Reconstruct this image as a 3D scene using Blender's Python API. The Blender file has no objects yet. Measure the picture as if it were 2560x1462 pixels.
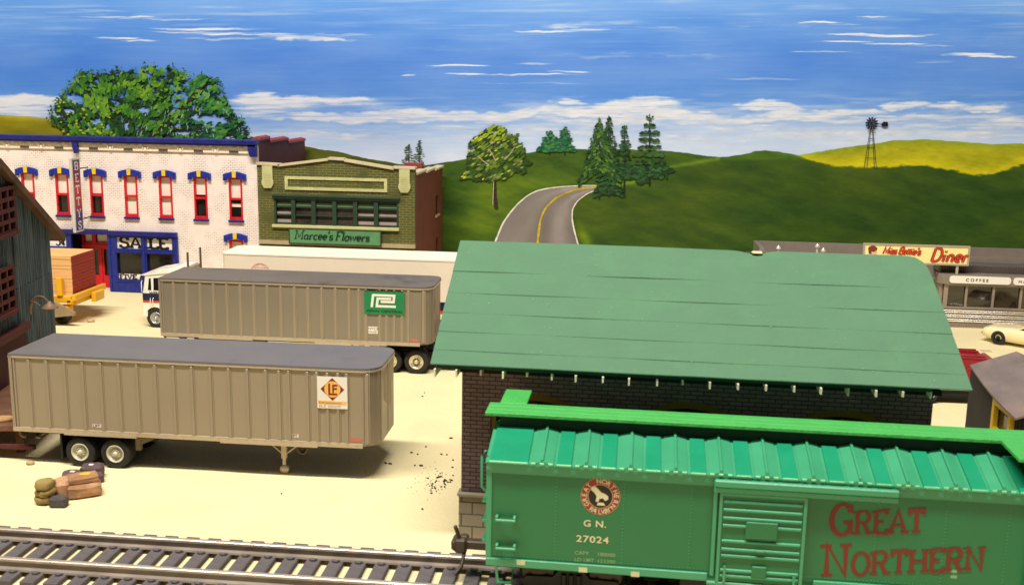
import bpy, math, random
import numpy as np
from mathutils import Vector, Matrix
random.seed(7); rng = np.random.default_rng(7)
PI = math.pi
S = bpy.context.scene
COL = S.collection
# ---------------------------------------------------------------- camera (all lengths are scale metres of the 1:87 layout)
YAW, PIT, ROL = math.radians(5.6681218), math.radians(11.15501138), math.radians(0.96824305)
FPX, CZ = 2662.44, 12.6
fw = Vector((-math.sin(YAW)*math.cos(PIT), math.cos(YAW)*math.cos(PIT), -math.sin(PIT)))
rt = fw.cross(Vector((0,0,1))).normalized(); up = rt.cross(fw)
rt2 = rt*math.cos(ROL)+up*math.sin(ROL); up2 = -rt*math.sin(ROL)+up*math.cos(ROL)
cam = bpy.data.cameras.new('camera'); co = bpy.data.objects.new('camera', cam); COL.objects.link(co)
m4 = Matrix((rt2, up2, -fw)).transposed().to_4x4(); m4.translation = Vector((0,0,CZ)); co.matrix_world = m4
cam.sensor_width = 36; cam.lens = FPX/2560*36; cam.clip_start = .1; cam.clip_end = 600
cam.dof.use_dof = True; cam.dof.focus_distance = 50; cam.dof.aperture_fstop = .62
S.camera = co
# ---------------------------------------------------------------- light: the room's ceiling tubes and the bounce of the room
W = bpy.data.worlds.new('World'); S.world = W; W.use_nodes = True
bg = W.node_tree.nodes['Background']; bg.inputs[0].default_value = (1.0,.88,.72,1); bg.inputs[1].default_value = .09
def area(name, loc, tgt, sx, sy, power, col):
    l = bpy.data.lights.new(name,'AREA'); l.shape='RECTANGLE'; l.size=sx; l.size_y=sy; l.energy=power; l.color=col
    o = bpy.data.objects.new(name,l); COL.objects.link(o); o.location=loc
    d = (Vector(tgt)-Vector(loc)).normalized(); z=-d; x=Vector((1,0,0)); x=(x-z*x.dot(z)).normalized(); y=z.cross(x)
    m=Matrix((x,y,z)).transposed().to_4x4(); m.translation=Vector(loc); o.matrix_world=m
    return o
area('ceiling_tube', (-16,6,86), (-8,42,0), 70, 6, 146000, (1.0,.94,.83))
area('ceiling_tube', (6,-10,84), (0,45,3), 60, 10, 9000, (1.0,.93,.82))
vs = S.view_settings; vs.view_transform='Standard'; vs.look='None'; vs.exposure=0.0; vs.gamma=1; vs.use_curve_mapping=False
S.cycles.max_bounces = 6; S.cycles.use_denoising = True
# ---------------------------------------------------------------- helpers
def s2l(v):
    v=v/255.0
    return v/12.92 if v<=.04045 else ((v+.055)/1.055)**2.4
def C(r,g,b): return (s2l(r),s2l(g),s2l(b),1.0)
def ray(px,py):
    return rt2*((px-1280)/FPX)+up2*(-(py-731)/FPX)+fw
def on_y(px,py,Y):                     # point of the plane Y that stands at this place of the photograph
    d=ray(px,py); t=Y/d.y; return Vector((d.x*t, Y, CZ+d.z*t))
def on_z(px,py,Z=0.0):
    d=ray(px,py); t=(Z-CZ)/d.z; return Vector((d.x*t, d.y*t, Z))
MATS={}
def mat(name, col, rough=.6, var=.10, vscale=1.5, bump=0, bscale=20, metal=0, spec=.4, coat=0, stretch=(1,1,1), dirt=None, dscale=.6, dlo=.55):
    if name in MATS: return MATS[name]
    m=bpy.data.materials.new(name); m.use_nodes=True; nt=m.node_tree; N=nt.nodes; L=nt.links
    b=N['Principled BSDF']; b.inputs['Roughness'].default_value=rough; b.inputs['Metallic'].default_value=metal
    b.inputs['Specular IOR Level'].default_value=spec; b.inputs['Coat Weight'].default_value=coat
    tc=N.new('ShaderNodeTexCoord'); mp=N.new('ShaderNodeMapping'); mp.inputs['Scale'].default_value=stretch
    L.new(tc.outputs['Object'],mp.inputs[0])
    n=N.new('ShaderNodeTexNoise'); n.inputs['Scale'].default_value=vscale; n.inputs['Detail'].default_value=6; L.new(mp.outputs[0],n.inputs[0])
    r=N.new('ShaderNodeMapRange'); r.inputs[1].default_value=.3; r.inputs[2].default_value=.7; r.inputs[3].default_value=1-var; r.inputs[4].default_value=1+var
    L.new(n.outputs[0],r.inputs[0])
    mx=N.new('ShaderNodeVectorMath'); mx.operation='SCALE'; mx.inputs[0].default_value=col[:3]; L.new(r.outputs[0],mx.inputs['Scale'])
    out=mx.outputs[0]
    if dirt:
        n3=N.new('ShaderNodeTexNoise'); n3.inputs['Scale'].default_value=dscale; n3.inputs['Detail'].default_value=8; n3.inputs['Roughness'].default_value=.65; L.new(mp.outputs[0],n3.inputs[0])
        r3=N.new('ShaderNodeMapRange'); r3.inputs[1].default_value=dlo; r3.inputs[2].default_value=dlo+.2; L.new(n3.outputs[0],r3.inputs[0])
        mm=N.new('ShaderNodeMix'); mm.data_type='RGBA'; L.new(r3.outputs[0],mm.inputs[0]); L.new(out,mm.inputs[6]); mm.inputs[7].default_value=dirt; out=mm.outputs[2]
    L.new(out,b.inputs['Base Color'])
    rr=N.new('ShaderNodeMapRange'); rr.inputs[1].default_value=.3; rr.inputs[2].default_value=.7; rr.inputs[3].default_value=max(0,rough-.08); rr.inputs[4].default_value=min(1,rough+.08)
    L.new(n.outputs[0],rr.inputs[0]); L.new(rr.outputs[0],b.inputs['Roughness'])
    if bump:
        n2=N.new('ShaderNodeTexNoise'); n2.inputs['Scale'].default_value=bscale; n2.inputs['Detail'].default_value=4; L.new(mp.outputs[0],n2.inputs[0])
        bp=N.new('ShaderNodeBump'); bp.inputs['Strength'].default_value=bump; bp.inputs['Distance'].default_value=.05; L.new(n2.outputs[0],bp.inputs['Height']); L.new(bp.outputs[0],b.inputs['Normal'])
    MATS[name]=m; return m
def brick(name, c1, c2, mortar, bw=.24, bh=.085, ms=.012, axis='x', rough=.7, patch=None, bump=.5, var=.08, offset=.5):
    """brick courses; patch=(lo,hi): the mortar only shows dark where a broad noise says so (worn paint)"""
    if name in MATS: return MATS[name]
    m=bpy.data.materials.new(name); m.use_nodes=True; nt=m.node_tree; N=nt.nodes; L=nt.links; b=N['Principled BSDF']; b.inputs['Roughness'].default_value=rough
    tc=N.new('ShaderNodeTexCoord'); sp=N.new('ShaderNodeSeparateXYZ'); L.new(tc.outputs['Object'],sp.inputs[0])
    cb=N.new('ShaderNodeCombineXYZ'); L.new(sp.outputs[0 if axis=='x' else 1],cb.inputs[0]); L.new(sp.outputs[2],cb.inputs[1])
    t=N.new('ShaderNodeTexBrick'); t.inputs['Scale'].default_value=1; t.inputs['Brick Width'].default_value=bw; t.inputs['Row Height'].default_value=bh; t.inputs['Mortar Size'].default_value=ms; t.inputs['Mortar Smooth'].default_value=.3; t.offset=offset
    t.inputs['Color1'].default_value=c1; t.inputs['Color2'].default_value=c2; t.inputs['Mortar'].default_value=mortar; L.new(cb.outputs[0],t.inputs[0])
    n=N.new('ShaderNodeTexNoise'); n.inputs['Scale'].default_value=.9; n.inputs['Detail'].default_value=5; L.new(cb.outputs[0],n.inputs[0])
    out=t.outputs[0]
    if patch:
        r=N.new('ShaderNodeMapRange'); r.inputs[1].default_value=patch[0]; r.inputs[2].default_value=patch[1]; L.new(n.outputs[0],r.inputs[0])
        mm=N.new('ShaderNodeMix'); mm.data_type='RGBA'; L.new(r.outputs[0],mm.inputs[0]); mm.inputs[6].default_value=c1; L.new(out,mm.inputs[7]); out=mm.outputs[2]
    r2=N.new('ShaderNodeMapRange'); r2.inputs[1].default_value=.3; r2.inputs[2].default_value=.7; r2.inputs[3].default_value=1-var; r2.inputs[4].default_value=1+var; L.new(n.outputs[0],r2.inputs[0])
    mx=N.new('ShaderNodeVectorMath'); mx.operation='SCALE'; L.new(out,mx.inputs[0]); L.new(r2.outputs[0],mx.inputs['Scale']); L.new(mx.outputs[0],b.inputs['Base Color'])
    iv=N.new('ShaderNodeMath'); iv.operation='SUBTRACT'; iv.inputs[0].default_value=1; L.new(t.outputs['Fac'],iv.inputs[1])
    bp=N.new('ShaderNodeBump'); bp.inputs['Strength'].default_value=bump; bp.inputs['Distance'].default_value=.02; L.new(iv.outputs[0],bp.inputs['Height']); L.new(bp.outputs[0],b.inputs['Normal'])
    MATS[name]=m; return m
def glass(name='dark_glass', col=(.012,.011,.01,1), rough=.12):
    if name in MATS: return MATS[name]
    return mat(name,col,rough=rough,var=.2,spec=.5)
ORG={}
def thing(name,label,cat,loc=(0,0,0),rz=0,group=None,world=True):
    """an Empty at the thing's base; world=True: its parts are written in layout coordinates, else in its own"""
    o=bpy.data.objects.new(name,None); COL.objects.link(o); o.location=loc; o.rotation_euler=(0,0,rz); o.empty_display_size=.2
    o['label']=label; o['category']=cat
    if group: o['group']=group
    ORG[o.name]=Vector(loc) if world else Vector((0,0,0))
    return o
def tag(o,label,cat,group=None):
    o['label']=label; o['category']=cat
    if group: o['group']=group
    return o
class MB:
    def __init__(s): s.v=[]; s.f=[]; s.m=[]; s.sm=set(); s.k=0
    def add(s,vs,fs,smooth=False):
        b=len(s.v); s.v+= [tuple(p) for p in vs]
        for f in fs:
            s.f.append(tuple(b+i for i in f)); s.m.append(s.k)
            if smooth: s.sm.add(len(s.f)-1)
        return s
    def quad(s,a,b,c,d): return s.add([a,b,c,d],[(0,1,2,3)])
    def box(s,x0,x1,y0,y1,z0,z1,bv=0):
        if bv<=0:
            return s.add([(x0,y0,z0),(x1,y0,z0),(x1,y1,z0),(x0,y1,z0),(x0,y0,z1),(x1,y0,z1),(x1,y1,z1),(x0,y1,z1)],
              [(3,2,1,0),(4,5,6,7),(0,1,5,4),(1,2,6,5),(2,3,7,6),(3,0,4,7)])
        b=min(bv,(x1-x0)/2.2,(y1-y0)/2.2,(z1-z0)/2.2)
        def ring(i,z): return [(x0+i,y0+b,z),(x0+b,y0+i,z),(x1-b,y0+i,z),(x1-i,y0+b,z),(x1-i,y1-b,z),(x1-b,y1-i,z),(x0+b,y1-i,z),(x0+i,y1-b,z)]
        vs=ring(b*.999,z0)+ring(0,z0+b)+ring(0,z1-b)+ring(b*.999,z1)
        fs=[tuple(range(7,-1,-1)),tuple(range(24,32))]
        for k in range(3):
            for i in range(8): fs.append((k*8+i,k*8+(i+1)%8,(k+1)*8+(i+1)%8,(k+1)*8+i))
        return s.add(vs,fs)
    def prism(s,pts,a0,a1,axis='y',smooth=False):
        """polygon pts (2-D) pushed along an axis from a0 to a1; pts are (x,z) for y, (x,y) for z, (y,z) for x"""
        def P(p,a): return (p[0],a,p[1]) if axis=='y' else ((p[0],p[1],a) if axis=='z' else (a,p[0],p[1]))
        n=len(pts); vs=[P(p,a0) for p in pts]+[P(p,a1) for p in pts]
        s.add(vs,[tuple(range(n)),tuple(range(2*n-1,n-1,-1))])
        b=len(s.v)-2*n
        for i in range(n):
            s.f.append((b+i,b+(i+1)%n,b+n+(i+1)%n,b+n+i)); s.m.append(s.k)
            if smooth: s.sm.add(len(s.f)-1)
        return s
    def tube(s,pts,r,n=8,cap=True):
        pts=[Vector(p) for p in pts]; rs=r if isinstance(r,(list,tuple)) else [r]*len(pts); vs=[]
        for i,p in enumerate(pts):
            d=(pts[min(i+1,len(pts)-1)]-pts[max(i-1,0)]).normalized()
            a=d.cross(Vector((0,0,1)) if abs(d.z)<.9 else Vector((1,0,0))).normalized(); b=d.cross(a)
            for k in range(n):
                t=2*PI*k/n; vs.append(p+(a*math.cos(t)+b*math.sin(t))*rs[i])
        fs=[(i*n+k,i*n+(k+1)%n,(i+1)*n+(k+1)%n,(i+1)*n+k) for i in range(len(pts)-1) for k in range(n)]
        s.add(vs,fs,True)
        if cap: s.add([vs[k] for k in range(n)],[tuple(range(n-1,-1,-1))]); s.add(vs[-n:],[tuple(range(n))])
        return s
    def lathe(s,prof,c,axis='z',n=24,smooth=True):
        """prof = [(r,h)...] turned round an axis through c"""
        vs=[]
        for r,h in prof:
            for k in range(n):
                t=2*PI*k/n; a,b=r*math.cos(t),r*math.sin(t)
                p={'z':(a,b,h),'y':(a,h,b),'x':(h,a,b)}[axis]; vs.append((c[0]+p[0],c[1]+p[1],c[2]+p[2]))
        fs=[(i*n+k,i*n+(k+1)%n,(i+1)*n+(k+1)%n,(i+1)*n+k) for i in range(len(prof)-1) for k in range(n)]
        return s.add(vs,fs,smooth)
    def disc(s,c,r,axis='y',n=24,r0=0,sx=1):
        def P(rr,t):
            a,b=rr*math.cos(t)*sx,rr*math.sin(t); p={'z':(a,b,0),'y':(a,0,b),'x':(0,a,b)}[axis]; return (c[0]+p[0],c[1]+p[1],c[2]+p[2])
        if r0<=0: return s.add([P(r,2*PI*k/n) for k in range(n)],[tuple(range(n))])
        return s.add([P(r,2*PI*k/n) for k in range(n)]+[P(r0,2*PI*k/n) for k in range(n)],[(k,(k+1)%n,n+(k+1)%n,n+k) for k in range(n)])
    def holed(s,x0,x1,z0,z1,y,t,holes,axis='y'):
        """a wall with rectangular openings (x0,x1,z0,z1); front face at y, thickness t"""
        xs=sorted({x0,x1,*[h[0] for h in holes],*[h[1] for h in holes]}); zs=sorted({z0,z1,*[h[2] for h in holes],*[h[3] for h in holes]})
        xs=[x for x in xs if x0<=x<=x1]; zs=[z for z in zs if z0<=z<=z1]
        P=(lambda x,yy,z:(x,yy,z)) if axis=='y' else (lambda x,yy,z:(yy,x,z))
        for i in range(len(xs)-1):
            for j in range(len(zs)-1):
                cx,cz=(xs[i]+xs[i+1])/2,(zs[j]+zs[j+1])/2
                if any(h[0]<cx<h[1] and h[2]<cz<h[3] for h in holes): continue
                a,b,c,d=xs[i],xs[i+1],zs[j],zs[j+1]
                for yy in (y,y+t): s.quad(P(a,yy,c),P(b,yy,c),P(b,yy,d),P(a,yy,d))
        for h in holes+[(x0,x1,z0,z1)]:
            a,b,c,d=h
            s.quad(P(a,y,c),P(b,y,c),P(b,y+t,c),P(a,y+t,c)); s.quad(P(a,y,d),P(b,y,d),P(b,y+t,d),P(a,y+t,d))
            s.quad(P(a,y,c),P(a,y,d),P(a,y+t,d),P(a,y+t,c)); s.quad(P(b,y,c),P(b,y,d),P(b,y+t,d),P(b,y+t,c))
        return s
    def build(s,name,m,parent=None,label=None,fix=True):
        me=bpy.data.meshes.new(name); o=Vector((0,0,0))
        if parent is not None:
            r=parent
            while r.parent: r=r.parent
            o=ORG.get(r.name,Vector((0,0,0)))
        me.from_pydata([(v[0]-o.x,v[1]-o.y,v[2]-o.z) for v in s.v],[],s.f)
        ms=m if isinstance(m,(list,tuple)) else [m]
        for q in ms: me.materials.append(q)
        for i,p in enumerate(me.polygons):
            p.material_index=s.m[i]
            if i in s.sm: p.use_smooth=True
        if fix:
            import bmesh
            bm=bmesh.new(); bm.from_mesh(me); bmesh.ops.recalc_face_normals(bm,faces=bm.faces[:]); bm.to_mesh(me); bm.free()
        ob=bpy.data.objects.new(name,me); COL.objects.link(ob)
        if parent is not None: ob.parent=parent
        if label: ob['label']=label
        return ob
def B(name,m,parent,*a,bv=0,**k): return MB().box(*a,bv=bv).build(name,m,parent,**k)
def dup(o,parent=None):
    c=o.copy(); COL.objects.link(c); c.parent=parent
    if o.name in ORG: ORG[c.name]=ORG[o.name]
    for ch in list(o.children): dup(ch,c)
    return c
# ---- lettering: sans text from the built-in face, and a slab-serif / script face drawn with strokes
def T_front(x,y,z): return lambda u,v,o: (x+u, y-o, z+v)
def text(s,h,m,parent,tf,name='lettering',bold=0,shear=0,xs=1,align='LEFT',spacing=1.0,depth=.01):
    cu=bpy.data.curves.new('t','FONT'); cu.body=s; cu.size=1; cu.extrude=0; cu.offset=bold; cu.shear=shear; cu.space_character=spacing; cu.align_x=align; cu.resolution_u=3
    ob=bpy.data.objects.new('t',cu); COL.objects.link(ob)
    dg=bpy.context.evaluated_depsgraph_get(); me=bpy.data.meshes.new_from_object(ob.evaluated_get(dg)); bpy.data.objects.remove(ob)
    k=h/.72; mb=MB(); mb.add([tf(v.co.x*k*xs,v.co.y*k,depth) for v in me.vertices],[tuple(p.vertices) for p in me.polygons])
    bpy.data.meshes.remove(me)
    return mb.build(name,m,parent,fix=False)
def arc(cx,cy,rx,ry,a0,a1,n=10): return [(cx+rx*math.cos(math.radians(a0+(a1-a0)*i/n)),cy+ry*math.sin(math.radians(a0+(a1-a0)*i/n))) for i in range(n+1)]
G={ # width, strokes, slab serifs (x,y)
'A':(.8,[[(.08,0),(.4,1),(.72,0)],[(.2,.34),(.6,.34)]],[(.08,0),(.72,0)]),
'B':(.72,[[(.14,0),(.14,1)],[(.14,1)]+arc(.42,.76,.2,.24,90,-90)+[(.14,.52)],[(.14,.52)]+arc(.44,.26,.22,.26,90,-90)+[(.14,0)]],[(.1,0),(.1,1)]),
'D':(.78,[[(.14,0),(.14,1)],[(.14,1)]+arc(.36,.5,.32,.5,90,-90,14)+[(.14,0)]],[(.1,0),(.1,1)]),
'E':(.68,[[(.14,0),(.14,1)],[(.14,1),(.6,1),(.6,.84)],[(.14,.51),(.46,.51)],[(.14,0),(.62,0),(.62,.18)]],[(.1,0),(.1,1)]),
'F':(.66,[[(.14,0),(.14,1)],[(.14,1),(.6,1),(.6,.82)],[(.14,.5),(.46,.5)]],[(.14,0),(.1,1)]),
'G':(.8,[arc(.42,.5,.34,.5,48,312,18)+[(.68,.14)],[(.68,.02),(.68,.4),(.46,.4)],[(.67,.72),(.67,.98)]],[]),
'H':(.84,[[(.14,0),(.14,1)],[(.7,0),(.7,1)],[(.14,.5),(.7,.5)]],[(.14,0),(.14,1),(.7,0),(.7,1)]),
'I':(.38,[[(.19,0),(.19,1)]],[(.19,0),(.19,1)]),
'L':(.66,[[(.14,0),(.14,1)],[(.14,0),(.6,0),(.6,.24)]],[(.1,0),(.14,1)]),
'M':(.98,[[(.14,0),(.14,1),(.48,.2),(.82,1),(.82,0)]],[(.14,0),(.82,0),(.1,1),(.86,1)]),
'N':(.86,[[(.14,0),(.14,1),(.7,.02),(.7,1)]],[(.14,0),(.1,1),(.7,1)]),
'O':(.84,[arc(.42,.5,.34,.5,0,360,24)],[]),
'R':(.8,[[(.14,0),(.14,1)],[(.14,1)]+arc(.42,.75,.22,.25,90,-90)+[(.14,.5)],[(.4,.5),(.66,0)]],[(.12,0),(.1,1),(.68,0)]),
'S':(.66,[arc(.34,.75,.23,.25,30,250,12)+arc(.34,.25,.25,.25,80,-150,12),[(.56,.72),(.56,.98)],[(.1,.28),(.1,.02)]],[]),
'T':(.76,[[(.38,0),(.38,1)],[(.08,.78),(.08,1),(.68,1),(.68,.78)]],[(.38,0)]),
'V':(.8,[[(.1,1),(.4,0),(.7,1)]],[(.1,1),(.7,1)]),
'Y':(.8,[[(.1,1),(.4,.45),(.7,1)],[(.4,.45),(.4,0)]],[(.1,1),(.7,1),(.4,0)]),
'5':(.66,[[(.56,1),(.16,1),(.14,.56)]+arc(.33,.3,.24,.3,125,-150,12)],[]),
'a':(.58,[arc(.28,.25,.19,.25,60,330,12),[(.46,.52),(.44,.1),(.54,0)]],[]),
'c':(.5,[arc(.29,.26,.2,.27,50,315,12)],[]),
'e':(.52,[[(.09,.27),(.46,.3)]+arc(.28,.28,.19,.26,10,310,14)],[]),
'i':(.3,[[(.15,0),(.15,.52)],[(.15,.72),(.15,.82)]],[(.15,0)]),
'l':(.3,[[(.15,0),(.15,1)]],[(.15,0),(.1,1)]),
'n':(.62,[[(.14,0),(.14,.5)],[(.14,.34)]+arc(.32,.32,.16,.2,160,0,8)+[(.48,0)]],[(.14,0),(.48,0)]),
'o':(.56,[arc(.28,.26,.2,.27,0,360,18)],[]),
'r':(.48,[[(.14,0),(.14,.5)],[(.14,.3)]+arc(.34,.34,.18,.17,160,60,6)],[(.14,0)]),
's':(.46,[arc(.24,.39,.15,.14,20,260,8)+arc(.24,.13,.17,.13,80,-160,8)],[]),
't':(.38,[[(.16,.8),(.16,.1),(.3,.02)],[(.02,.53),(.32,.53)]],[]),
'w':(.76,[[(.08,.52),(.2,0),(.38,.5),(.54,0),(.68,.52)]],[(.08,.52),(.68,.52)]),
"'":(.22,[[(.14,1),(.1,.74)]],[]),
'&':(.86,[[(.74,0),(.3,.62)]+arc(.38,.8,.16,.18,200,-30,10)+[(.2,.4)]+arc(.34,.22,.22,.22,150,300,10)+[(.7,.42)]],[]),
'\u00a2':(.52,[arc(.29,.36,.2,.26,50,315,12),[(.3,0),(.3,.74)]],[]),
' ':(.3,[],[]),
}
def slab(s,h,w,m,parent,tf,name='lettering',contrast=.45,serif=1,xs=1,shear=0,track=0,caps=None,vertical=False,off=.012,center=False):
    """w = stroke weight relative to height; caps: height factor of letters after the first of each word"""
    mb=MB(); x=0; o=off
    def wid(ch,k): return (G[ch][0]*xs+track)*h*k
    if center: x=-sum(wid(ch,1) for ch in s)/2
    first=True; yv=0
    for ch in s:
        k=1.0 if (first or not caps) else caps
        g=G[ch]; hh=h*k
        ox=x if not vertical else -g[0]*xs*hh/2
        def P(u,v,oo): return tf(ox+(u*xs+v*shear)*hh, yv+v*hh, oo)
        for st in g[1]:
            n=len(st); closed=n>3 and math.dist(st[0],st[-1])<1e-6; Lp=[];Rp=[]
            for i in range(n):
                a=st[i-1] if i else (st[-2] if closed else None); b=st[i+1] if i<n-1 else (st[1] if closed else None); p=st[i]
                ds=[]
                for q0,q1 in ((a,p),(p,b)):
                    if q0 is None or q1 is None: continue
                    dx,dy=(q1[0]-q0[0])*xs,q1[1]-q0[1]; l=math.hypot(dx,dy) or 1; ds.append((dx/l,dy/l))
                dx=sum(d[0] for d in ds)/len(ds); dy=sum(d[1] for d in ds)/len(ds); l=math.hypot(dx,dy) or 1; dx/=l; dy/=l
                miter=1/max(.5,abs(dx*ds[0][0]+dy*ds[0][1]))
                t=w*.5*(contrast+(1-contrast)*abs(dy))*miter
                Lp.append((p[0]-dy*t/xs,p[1]+dx*t)); Rp.append((p[0]+dy*t/xs,p[1]-dx*t))
            vs=[P(q[0],q[1],o) for q in Lp]+[P(q[0],q[1],o) for q in Rp]
            mb.add(vs,[(i,i+1,n+i+1,n+i) for i in range(n-1)]); o+=.0012
        if serif:
            for (sx,sy) in g[2]:
                sw=w*1.1*serif; t=w*.22; yy=sy-t if sy>.4 else sy+t
                mb.add([P(sx-sw/xs*.9,yy-t*1.2,o),P(sx+sw/xs*.9,yy-t*1.2,o),P(sx+sw/xs*.9,yy+t*1.2,o),P(sx-sw/xs*.9,yy+t*1.2,o)],[(0,1,2,3)]); o+=.0012
        if vertical: yv-=vertical
        else: x+=wid(ch,k)
        first = ch==' '
    return mb.build(name,m,parent,fix=False)
# ================================================================ the setting: table top, painted backdrop board
YB = 69.6
ground=mat('cream_sand',C(226,212,168),rough=.95,var=.04,vscale=.35,bump=.7,bscale=7,spec=.1,dirt=C(216,200,158),dscale=.22,dlo=.55)
def grid(name,x0,x1,y0,y1,nx,ny,h,m):
    xs=np.linspace(x0,x1,nx); ys=np.linspace(y0,y1,ny); X,Y=np.meshgrid(xs,ys)
    v=np.stack([X,Y,h(X,Y)],-1).reshape(-1,3); i=np.arange(nx*ny).reshape(ny,nx)
    f=np.stack([i[:-1,:-1],i[:-1,1:],i[1:,1:],i[1:,:-1]],-1).reshape(-1,4)
    me=bpy.data.meshes.new(name); me.from_pydata(v.tolist(),[],f.tolist()); me.materials.append(m)
    for p in me.polygons: p.use_smooth=True
    ob=bpy.data.objects.new(name,me); COL.objects.link(ob); return ob
_L=rng.random((256,256))
def vn(x,y):
    xi=np.floor(x).astype(int); yi=np.floor(y).astype(int); fx=x-xi; fy=y-yi; fx=fx*fx*(3-2*fx); fy=fy*fy*(3-2*fy)
    g=lambda a,b:_L[a%256,b%256]
    return (g(xi,yi)*(1-fx)+g(xi+1,yi)*fx)*(1-fy)+(g(xi,yi+1)*(1-fx)+g(xi+1,yi+1)*fx)*fy
def fbm(x,y,o=5):
    r=0;a=.5
    for k in range(o): r=r+a*vn(x*2**k+17.3*k,y*2**k+9.1*k); a*=.5
    return r/(1-.5**o)
gnd=grid('ground',-75,60,4,YB+1.2,160,90,lambda X,Y:(fbm(X*.25,Y*.25,3)-.5)*.03,ground); gnd['kind']='structure'
# --- the painting: colours are a function of the painting's own coordinates (u,v), as wide as the board
def proj(X,Z):
    d=np.stack([X,np.full_like(X,YB),Z-CZ],-1); a=d@np.array(rt2); b=d@np.array(up2); c=d@np.array(fw)
    return 1280+FPX*a/c, 731-FPX*b/c
def lin(rgb):
    a=np.asarray(rgb,float)/255; return np.where(a<=.04045,a/12.92,((a+.055)/1.055)**2.4)
def ss(a,b,x): t=np.clip((x-a)/(b-a),0,1); return t*t*(3-2*t)
def colormesh(name,verts,faces,cols,m,parent=None,kind=None):
    if parent is not None and parent.name in ORG:
        o=ORG[parent.name]; verts=[(a-o.x,b-o.y,c-o.z) for a,b,c in verts]
    me=bpy.data.meshes.new(name); me.from_pydata(verts.tolist() if hasattr(verts,'tolist') else verts,[],faces.tolist() if hasattr(faces,'tolist') else faces)
    at=me.color_attributes.new('Col','FLOAT_COLOR','POINT'); c=np.ones((len(me.vertices),4),dtype=np.float32); c[:,:3]=cols; at.data.foreach_set('color',c.ravel())
    me.materials.append(m); ob=bpy.data.objects.new(name,me); COL.objects.link(ob)
    if parent: ob.parent=parent
    if kind: ob['kind']=kind
    return ob
def paintmat():
    m=bpy.data.materials.new('artist_paint'); m.use_nodes=True; nt=m.node_tree; b=nt.nodes['Principled BSDF']; b.inputs['Roughness'].default_value=.65; b.inputs['Specular IOR Level'].default_value=.25
    a=nt.nodes.new('ShaderNodeAttribute'); a.attribute_name='Col'
    tc=nt.nodes.new('ShaderNodeTexCoord'); mp=nt.nodes.new('ShaderNodeMapping'); mp.inputs['Scale'].default_value=(1.2,1,16); nt.links.new(tc.outputs['Object'],mp.inputs[0])
    n=nt.nodes.new('ShaderNodeTexNoise'); n.inputs['Scale'].default_value=1.5; n.inputs['Detail'].default_value=7; n.inputs['Roughness'].default_value=.7; nt.links.new(mp.outputs[0],n.inputs[0])
    r=nt.nodes.new('ShaderNodeMapRange'); r.inputs[1].default_value=.3; r.inputs[2].default_value=.7; r.inputs[3].default_value=.96; r.inputs[4].default_value=1.04; nt.links.new(n.outputs[0],r.inputs[0])
    x=nt.nodes.new('ShaderNodeVectorMath'); x.operation='SCALE'; nt.links.new(a.outputs['Color'],x.inputs[0]); nt.links.new(r.outputs[0],x.inputs['Scale']); nt.links.new(x.outputs[0],b.inputs['Base Color'])
    bp=nt.nodes.new('ShaderNodeBump'); bp.inputs['Strength'].default_value=.12; bp.inputs['Distance'].default_value=.04; nt.links.new(n.outputs[0],bp.inputs['Height']); nt.links.new(bp.outputs[0],b.inputs['Normal'])
    return m
PM=paintmat()
CL=[(50,252,150,16,1),(20,272,140,16,.9),(110,285,120,10,.6),(640,243,60,16,1),(690,258,120,14,1),(780,250,110,11,.9),(880,246,70,10,.8),(660,282,80,10,.6),(840,292,190,12,1),(960,286,120,16,1),(1060,296,90,12,.9),(820,336,130,8,.8),(960,342,110,7,.5),
 (1150,292,160,12,.9),(1240,286,120,12,1),(1420,258,50,9,.9),(1460,280,150,15,1),(1580,268,130,16,1),(1620,252,60,9,.8),(1700,290,160,13,1),(1560,304,260,10,.8),(1380,330,240,9,.5),(1160,322,160,8,.5),
 (1900,262,60,12,1),(1950,272,70,10,.9),(2000,290,120,11,.9),(2080,282,140,8,.8),(1900,298,170,9,.9),(1850,318,200,7,.6),(2260,270,70,9,.9),(2370,270,60,9,.9),(2460,282,60,10,.9),(2200,300,200,9,.7),(2380,300,160,9,.6),(2500,320,110,16,.8),(2120,335,300,9,.7),(1800,345,260,10,.5),(2450,345,140,10,.6),(1100,365,200,10,.3),(2300,322,160,6,.6),
 (1560,330,500,30,.35),(2200,330,500,30,.35),(900,330,400,30,.3),(40,290,150,12,.5),
 (300,34,110,3,.6),(420,40,120,2,.5),(520,66,160,3,.75),(470,74,110,2,.6),(620,80,170,3,.75),(290,88,70,2.5,.8),(350,94,60,2,.8),(560,92,120,3,.5),(760,92,130,6,.6),(840,84,110,4,.4),(620,30,120,4,.35),(250,18,100,3,.35),(560,12,160,3,.3),
 (1140,162,90,2,.8),(1330,160,60,3,.5),(1170,184,60,2,.6),(1320,186,130,2,.9),(1420,180,60,2,.8),(1020,188,30,2,.7),(1420,62,90,9,.45),(1370,80,90,2.5,.7),(1470,78,90,3,.5),(1540,58,80,5,.35),(1460,46,120,3,.3),(1330,208,170,2,.35),(1650,72,80,3,.3),
 (2050,63,50,2,.9),(2100,68,50,2,.5),(2180,50,40,1.5,.7),(2150,92,80,2.5,.8),(2240,96,120,3,.8),(2110,110,90,1.5,.7),(2240,116,90,2,.7),(2330,122,60,2,.5),(2060,136,100,2,.5),(2420,144,70,4,.85),(2480,150,60,2.5,.8),(2330,160,60,3,.3),(1900,200,140,3,.3),(1700,140,150,6,.25),(2500,110,80,14,.2),(1950,60,180,10,.2),(1500,140,160,7,.25),(1130,118,160,6,.2),(200,140,200,7,.1)]
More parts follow.
